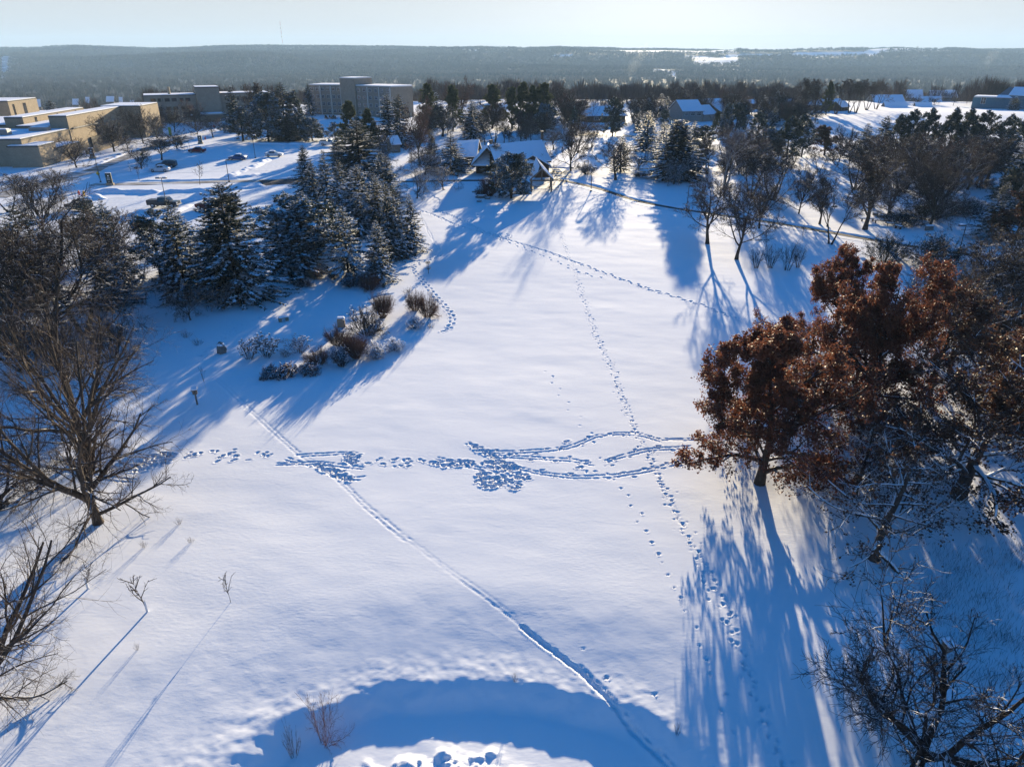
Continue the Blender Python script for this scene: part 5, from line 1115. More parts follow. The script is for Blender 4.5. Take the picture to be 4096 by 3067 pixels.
def spruce(key, seed, H=10.0, R=3.2, snow=0.45, dens=1.0, needle='needle', name='spruce_tree', open_=0.0, droop=0.25, shape=0.85, skirt=0.04, spray=0.42, layer=26):
    r = np.random.default_rng(seed); T = NM(); C = NM()
    P0 = grow_line(np.array([[0, 0, -0.2]]), np.array([[0, 0, 1.0]]), np.array([H + 0.1]), 10, 0.06, 0.012, r); R0 = np.linspace(0.022 * H, 0.012, 10)[None, :]
    T.add(*tubes(P0, R0, 8))
    nb = int(300 * dens); zf = skirt + (0.975 - skirt) * (np.arange(nb) + r.random(nb) * 0.8) / nb
    if layer: zf = np.clip((np.round(zf * layer) + r.normal(0, 0.30, nb)) / layer, skirt, 0.985)
    az = np.arange(nb) * 2.39996 + r.normal(0, 0.35, nb); L = R * ((1 - zf) ** shape) * r.uniform(0.62, 1.28, nb) + 0.10
    lump = 1 + 0.30 * np.sin(az * 2 + seed) * np.sin(zf * 9 + seed * 2); L = L * lump
    el = -0.22 + 0.75 * zf ** 1.5 + r.normal(0, 0.09, nb); d = np.stack([np.cos(az) * np.cos(el), np.sin(az) * np.cos(el), np.sin(el)], 1)
    base = np.stack([0 * zf, 0 * zf, zf * H], 1); K = 6; P = np.zeros((nb, K, 3)); P[:, 0] = base; p = base.copy(); dd = d.copy()
    for k in range(1, K):
        bend = -droop * 0.35 if k < 4 else droop * 0.5
        dd = norm(dd + np.array([0, 0, bend]) * (1 - zf)[:, None] + r.normal(0, 0.03, (nb, 3))); p = p + dd * (L / (K - 1))[:, None]; P[:, k] = p
    Rb = np.maximum(0.012 * L[:, None] * np.linspace(1, 0.3, K)[None, :], 0.006); T.add(*tubes(P, Rb, 3))
    # sprays
    ns = np.maximum(6, (L / 0.034 * (1 - open_)).astype(int)); idx = np.repeat(np.arange(nb), ns); m = len(idx)
    s = r.uniform(0.10 + 0.35 * open_, 1.0, m) ** 0.8; f = np.clip(s, 0, 0.999) * (K - 1); k = f.astype(int); fr = (f - k)[:, None]
    c = P[idx, k] * (1 - fr) + P[idx, k + 1] * fr; tg = norm(P[idx, k + 1] - P[idx, k]); side = norm(np.cross(tg, np.array([[0, 0, 1.0]])))
    sg = np.where(r.random(m) < 0.5, 1, -1)[:, None]; fan = r.uniform(0.35, 1.15, m)[:, None]
    sd = norm(tg * np.cos(fan) + side * sg * np.sin(fan) + np.array([0, 0, -0.30]) + r.normal(0, 0.26, (m, 3)))
    l = 0.82 * spray * r.uniform(0.6, 1.25, m) * (1.15 - 0.55 * s) * np.clip(L[idx] / 1.2, 0.5, 1.15); w = 0.13 * l + 0.018
    upn = norm(np.array([[0, 0, 1.0]]) + r.normal(0, 0.45, (m, 3)))
    C.add(*diamonds(c, sd, l, w, r, upn, -0.5))
    if snow > 0:
        pat = fbm(c[:, 0] / 0.7 + seed * 3, c[:, 1] / 0.7 + c[:, 2] * 1.1, 2, seed) + r.normal(0, 0.06, m) + 0.10 * s
        pick = pat > np.quantile(pat, 1 - snow); q = np.where(pick)[0]
        upn2 = norm(np.array([[0, 0, 1.0]]) + r.normal(0, 0.16, (len(q), 3)))
        C.add(*diamonds(c[q] + np.array([0, 0, 0.05]), norm(sd[q] * np.array([1, 1, 0.8])), l[q] * 0.95, w[q] * 1.35, r, upn2, -0.35), 1)
    finish(key, name, 'tree', [('trunk', T, [M['bark_dark']], True), ('crown', C, [M[needle], M['snow']], False)])

def pine(key, seed, H=9.0, R=3.0, snow=0.4, trunk=0.12, needle='needle_blue', name='pine_tree', tufts=2600, tl=0.34, shape='round', gap=0.0):
    r = np.random.default_rng(seed); T = NM(); C = NM()
    P0 = grow_line(np.array([[0, 0, -0.2]]), np.array([[0, 0, 1.0]]), np.array([H * 0.97]), 10, 0.05, 0.03, r); R0 = np.linspace(0.024 * H, 0.02, 10)[None, :]
    T.add(*tubes(P0, R0, 8))
    nb = 64; zf = trunk + (0.97 - trunk) * (np.arange(nb) + r.random(nb)) / nb; q = (zf - trunk) / (1 - trunk)
    if shape == 'round': L = R * np.sqrt(np.clip(1 - (1.7 * (q - 0.36)) ** 2 * 0.85, 0.04, 1))
    elif shape == 'cone': L = R * np.clip((1 - q) ** 0.7 * 1.05, 0.06, 1)
    else: L = R * np.clip(np.minimum(q * 5 + 0.3, (1 - q) ** 0.55 * 1.1), 0.1, 1)
    az = np.arange(nb) * 2.39996 + r.normal(0, 0.4, nb); L = L * r.uniform(0.75, 1.15, nb) * (1 + 0.25 * np.sin(az * 2 + seed))
    el = -0.05 + 0.75 * q + r.normal(0, 0.28, nb); d = np.stack([np.cos(az) * np.cos(el), np.sin(az) * np.cos(el), np.sin(el)], 1)
    P1 = grow_line(np.stack([0 * zf, 0 * zf, zf * H], 1), d, L, 6, 0.05, 0.08, r); R1 = np.maximum(0.018 * L[:, None] * np.linspace(1, 0.3, 6)[None, :], 0.012); T.add(*tubes(P1, R1, 5))
    P2, R2 = branch(P1, R1, r, 7, 0.3, 1.0, 0.75, 0.42, 4, 0.08, 0.14, 0.55, 0.4, 0.012); T.add(*tubes(P2, R2, 3))
    src = np.concatenate([P2[:, 1:].reshape(-1, 3), P1[:, 3:].reshape(-1, 3)]); k = r.integers(0, len(src), tufts)
    if gap: k = k[fbm(src[k, 0] / 1.2 + seed, src[k, 1] / 1.2 + src[k, 2], 2, seed) > gap - 0.2]
    c = src[k] + r.normal(0, 0.10, (len(k), 3)); out = norm(c - np.array([0, 0, H * 0.42])); nn = 7
    cc = np.repeat(c, nn, 0); dd = norm(np.repeat(out, nn, 0) * 0.55 + np.array([0, 0, 0.35]) + r.normal(0, 0.75, (len(cc), 3)))
    C.add(*diamonds(cc, dd, tl * r.uniform(0.7, 1.2, len(cc)), tl * 0.11, r))
    if snow > 0:
        pat = fbm(c[:, 0] / 0.8 + seed, c[:, 1] / 0.8 + c[:, 2] * 0.9, 2, seed + 3) + r.normal(0, 0.06, len(c)); pk = c[pat > np.quantile(pat, 1 - snow)]
        for a in range(3):
            th = r.random(len(pk)) * 3.14 + a * 1.05; dd = np.stack([np.cos(th), np.sin(th), r.normal(0, 0.2, len(pk))], 1); dd = norm(dd)
            sz = tl * r.uniform(0.75, 1.25, len(pk)); up = norm(np.array([[0, 0, 1.0]]) + r.normal(0, 0.22, (len(pk), 3)))
            C.add(*diamonds(pk + np.array([0, 0, 0.09]) - dd * sz[:, None] * 0.5 + r.normal(0, 0.05, (len(pk), 3)), dd, sz, sz * 0.26, r, up, -0.5), 1)
    finish(key, name, 'tree', [('trunk', T, [M['bark_dark']], True), ('crown', C, [M[needle], M['snow']], False)])

def shrub(key, seed, H=1.6, R=1.3, stems=34, twigm='twig', n2=6, n3=5, snow=0.0, ang=0.65, heads=False, name='shrub', tw=0.008, straight=0.1, leaves=0, leafm='oakleaf_dark', headsize=0.09):
    r = np.random.default_rng(seed); S = NM(); C = NM()
    a = r.random(stems) * 6.283; q = np.sqrt(r.random(stems)); sp = q * ang * 1.25; base = np.stack([np.cos(a) * q * R * 0.28, np.sin(a) * q * R * 0.28, 0 * a - 0.05], 1)
    d = np.stack([np.cos(a) * np.sin(sp), np.sin(a) * np.sin(sp), np.cos(sp)], 1); L = H * r.uniform(0.75, 1.12, stems)
    P0 = grow_line(base, d, L, 6, 0.02, straight, r); R0 = np.tile(np.linspace(tw * 2.2, tw, 6), (stems, 1)); S.add(*tubes(P0, R0, 4))
    P1, R1 = branch(P0, R0, r, n2, 0.25, 1.0, 0.55, 0.42, 4, 0.03, 0.12, 0.8, 0.4, tw); C.add(*tubes(P1, R1, 3))
    P2, R2 = branch(P1, R1, r, n3, 0.2, 1.0, 0.6, 0.55, 3, 0.0, 0.15, 0.8, 0.4, tw * 0.85); C.add(*tubes(P2, R2, 3))
    tips = P2[:, -1]
    if leaves:
        src = P2[:, 1:].reshape(-1, 3); k = r.integers(0, len(src), leaves)
        C.add(*diamonds(src[k] + r.normal(0, 0.03, (leaves, 3)), norm(r.normal(size=(leaves, 3))), 0.10, 0.035, r, None, 0.3), 1)
    if snow > 0:
        top = tips[r.random(len(tips)) < snow]
        for b in range(3):
            th = r.random(len(top)) * 3.14 + b; dd = norm(np.stack([np.cos(th), np.sin(th), 0.1 * r.normal(size=len(top))], 1)); sz = headsize * r.uniform(1.0, 2.2, len(top))
            C.add(*diamonds(top + np.array([0, 0, 0.02]) - dd * sz[:, None] * 0.5, dd, sz, sz * 0.3, r, norm(np.array([[0, 0, 1.0]]) + r.normal(0, 0.2, (len(top), 3))), -0.6), 2)
    parts = [('stem', S, [M[twigm]], False), ('crown', C, [M[twigm], M[leafm], M['snow']], False)]
    if heads:                                                  # dried flower heads each wearing a cap of snow
        mb = NM(); hd = tips[r.permutation(len(tips))[:heads]]
        for i, p in enumerate(hd):
            b = MB().blob(p, (headsize, headsize, headsize * 0.8), i, 0, 6, 4); v = np.array(b.v); 
            mb.add(v, np.array(b.f), 0); b2 = MB().blob(p + np.array([0, 0, headsize * 0.55]), (headsize * 1.15, headsize * 1.15, headsize * 0.65), i + 7, 0, 6, 4); mb.add(np.array(b2.v), np.array(b2.f), 1)
        parts.append(('flower_head', mb, [M['straw'], M['snow']], True))
    finish(key, name, 'shrub', parts)

# near heroes
bare_tree('B1', 11, 13.5, 0.20, 0.42, 9, 0.85, 0.80, 0.045, 9, 8, 7, 0.0095, 'bark', 'twig', leader=False, wig=0.09)
bare_tree('B2', 12, 13.0, 0.26, 0.36, 9, 0.75, 0.74, 0.045, 9, 8, 7, 0.0095, 'bark', 'twig', leader=False, wig=0.10)
bare_tree('B3', 13, 11.0, 0.22, 0.34, 8, 0.70, 0.78, 0.04, 9, 9, 8, 0.018, 'bark_dark', 'twig_dark', leader=False, wig=0.15)
bare_tree('Q1', 14, 11.0, r0=0.23, limbs=30, limb_ang=1.15, limb_len=0.50, up=0.035, n2=7, n3=6, n4=4, tw=0.011, barkm='bark', twigm='twig_dark', leaves=70000, leaf=0.145, name='oak_tree', low=0.10, skirt=0.16)
bare_tree('Q2', 15, 13.0, r0=0.28, limbs=30, limb_ang=1.12, limb_len=0.50, up=0.04, n2=7, n3=7, n4=4, tw=0.012, barkm='bark_dark', twigm='twig_dark', leaves=80000, leaf=0.15, name='oak_tree', low=0.12, skirt=0.16)
bare_tree('Q3', 16, 11.0, r0=0.27, limbs=30, limb_ang=1.15, limb_len=0.56, up=0.03, n2=7, n3=6, n4=4, tw=0.012, barkm='bark_snowy', twigm='twig_dark', leaves=22000, leafm='oakleaf_dark', leaf=0.15, name='oak_tree', low=0.14, skirt=0.15)
bare_tree('Q4', 17, 8.0, r0=0.20, limbs=24, limb_ang=1.2, limb_len=0.52, up=0.03, n2=6, n3=5, n4=4, tw=0.009, barkm='bark_snowy', twigm='twig_dark', leaves=2200, leafm='oakleaf_dark', leaf=0.14, name='oak_tree', low=0.12, skirt=0.08)
# street and garden trees
bare_tree('b1', 21, 9.0, 0.24, 0.17, 9, 0.62, 0.62, 0.05, 8, 7, 7, 0.018, 'bark', 'twig', leader=False)
bare_tree('b2', 22, 9.0, r0=0.17, limbs=18, limb_ang=0.85, limb_len=0.58, up=0.06, n2=7, n3=6, n4=6, tw=0.018, low=0.24)
bare_tree('b3', 23, 9.0, 0.30, 0.17, 10, 0.60, 0.58, 0.05, 8, 7, 7, 0.018, 'bark_dark', 'twig_dark', leader=False)
bare_tree('u1', 24, 10.0, r0=0.17, limbs=18, limb_ang=0.55, limb_len=0.50, up=0.09, n2=7, n3=7, n4=6, tw=0.022, low=0.20)
bare_tree('u2', 25, 10.0, 0.2, 0.16, limbs=12, limb_ang=0.5, limb_len=0.55, up=0.08, n2=8, n3=7, n4=6, tw=0.024, stems=3, low=0.30)
bare_tree('x1', 26, 8.0, 0.26, 0.16, 10, 0.62, 0.60, 0.05, 9, 8, 6, 0.020, 'bark', 'twig_red', leader=False)
bare_tree('w1', 27, 6.5, 0.22, 0.16, 8, 0.75, 0.70, 0.02, 8, 6, 6, 0.015, 'bark_snowy', 'twig_snowy', leader=False, wig=0.17)
bare_tree('p1', 28, 12.0, 0.2, 0.28, limbs=14, limb_ang=0.55, limb_len=0.55, up=0.07, n2=8, n3=8, n4=6, tw=0.020, barkm='bark_pale', twigm='twig_pale', stems=2, low=0.28)
bare_tree('V1', 29, 7.0, 0.2, 0.14, limbs=14, limb_ang=0.55, limb_len=0.58, up=0.085, wig=0.07, n2=7, n3=6, n4=6, tw=0.013, stems=2, low=0.35)
bare_tree('W1', 30, 12.0, 0.22, 0.36, 8, 0.75, 0.80, 0.05, 9, 9, 8, 0.022, 'bark_pale', 'twig', leader=False, wig=0.10)
bare_tree('r1', 31, 7.0, r0=0.14, limbs=22, limb_ang=0.95, limb_len=0.40, up=0.05, n2=6, n3=5, n4=3, tw=0.012, leaves=14000, leafm='oakleaf_dark', leaf=0.20, name='brown_leaf_tree', low=0.16)
bare_tree('s1', 32, 3.4, r0=0.022, limbs=8, limb_ang=0.5, limb_len=0.45, up=0.05, n2=3, n3=2, n4=2, tw=0.0028, name='sapling', low=0.30)
bare_tree('s2', 33, 6.0, r0=0.06, limbs=12, limb_ang=0.6, limb_len=0.38, up=0.05, n2=4, n3=4, n4=3, tw=0.010, name='sapling', low=0.32)
spruce('S1', 41, 11, 3.3, 0.27); spruce('S2', 42, 11, 3.0, 0.31, shape=0.8); spruce('S3', 43, 11, 3.6, 0.22, shape=0.75, droop=0.35)
spruce('S4', 44, 12.5, 4.2, 0.26, 1.5, droop=0.4, shape=0.72, open_=0.12, spray=0.46)
spruce('T1', 45, 8, 2.9, 0.48, 0.85, open_=0.25, droop=0.15, layer=16, shape=0.7, needle='needle_blue')
spruce('D2', 48, 10, 4.4, 0.20, 2.2, shape=0.72, layer=0, droop=0.35); spruce('D1', 46, 10, 2.6, 0.10, 1.1, shape=0.7); spruce('J1', 47, 7, 1.5, 0.06, 1.0, shape=0.55, droop=-0.5, layer=0, spray=0.34)
pine('P1', 51, 8.5, 4.0, 0.62, 0.06, tufts=6500); pine('P2', 52, 9, 3.2, 0.45, 0.18, shape='tall', gap=0.12); pine('P3', 53, 8, 3.4, 0.62, 0.08, tufts=5200)
pine('O1', 54, 14, 3.4, 0.0, 0.12, 'needle_olive', tufts=3800, shape='tall', tl=0.5); pine('O2', 55, 13, 3.6, 0.0, 0.15, 'needle_olive', tufts=3600, shape='cone', tl=0.5)
pine('O3', 56, 10, 3.4, 0.10, 0.14, 'needle_blue', tufts=3000, shape='tall', tl=0.42, gap=0.10)
shrub('k1', 61, 1.7, 1.4, 46, 'twig', 8, 7, tw=0.009, snow=0.05, ang=0.9, straight=0.13); shrub('k2', 62, 1.9, 1.6, 64, 'twig_red', 8, 7, tw=0.010, ang=0.9, straight=0.14); shrub('k4', 74, 2.0, 1.6, 15, 'willow', 7, 6, tw=0.008, ang=0.95, straight=0.16); shrub('k3', 63, 2.2, 1.7, 60, 'twig_dark', 8, 6, snow=0.12, tw=0.010)
shrub('h1', 64, 1.5, 1.3, 26, 'twig', 5, 4, heads=150, headsize=0.10, snow=0.2); shrub('h2', 65, 1.3, 1.1, 24, 'twig_red', 5, 4, heads=90, headsize=0.07)
shrub('l1', 66, 0.8, 1.0, 34, 'twig_dark', 6, 5, snow=0.5, ang=1.15, headsize=0.085, leaves=1800); shrub('l2', 67, 1.0, 1.1, 34, 'twig_snowy', 6, 5, snow=0.65, ang=1.0, headsize=0.09)
shrub('v1', 68, 3.0, 1.5, 16, 'twig_dark', 5, 4, ang=0.42, tw=0.013, straight=0.06); shrub('v2', 69, 3.6, 2.0, 34, 'twig', 8, 7, ang=0.5, tw=0.014)
shrub('R1', 70, 2.6, 1.6, 80, 'twig_red', 8, 7, ang=0.62, tw=0.012); shrub('E1', 71, 2.6, 2.4, 60, 'twig_dark', 7, 6, ang=0.95, tw=0.012, snow=0.15, leaves=5000, leafm='needle')
shrub('g1', 72, 0.9, 0.8, 14, 'twig', 4, 3, ang=0.7, tw=0.006)
shrub('y1', 73, 1.7, 1.5, 40, 'straw', 6, 4, ang=0.75, tw=0.008)

NAMES = {'bare_tree': 'tree'}
def plant(key, u, v, vt, w, label, group=None, rz=None, name=None):
    p = PROTO[key]; x, y = G(u, v); z = tz(x, y); h = height_at(y, vt) - z
    if w <= 0: w = 2 * p['R'] * h / p['H'] / max(metres(v, 1), 1e-6)
    if key[0] in 'STPD': w *= 1.18
    if key[0] in 'buxVpW': w *= 1.14
    sx = metres(v, w) / 2 / p['R']; s = h / p['H']
    rz = random.uniform(0, 6.28) if rz is None else rz
    root = empty(name or p['name'], (x, y, z - 0.03), rz, label, p['cat'], group); root.scale = (sx, sx, s)
    for n, me in p['parts']:
        q = link(n, me, root)
        if n == 'flower_head': q['kind'] = 'stuff'
    return root

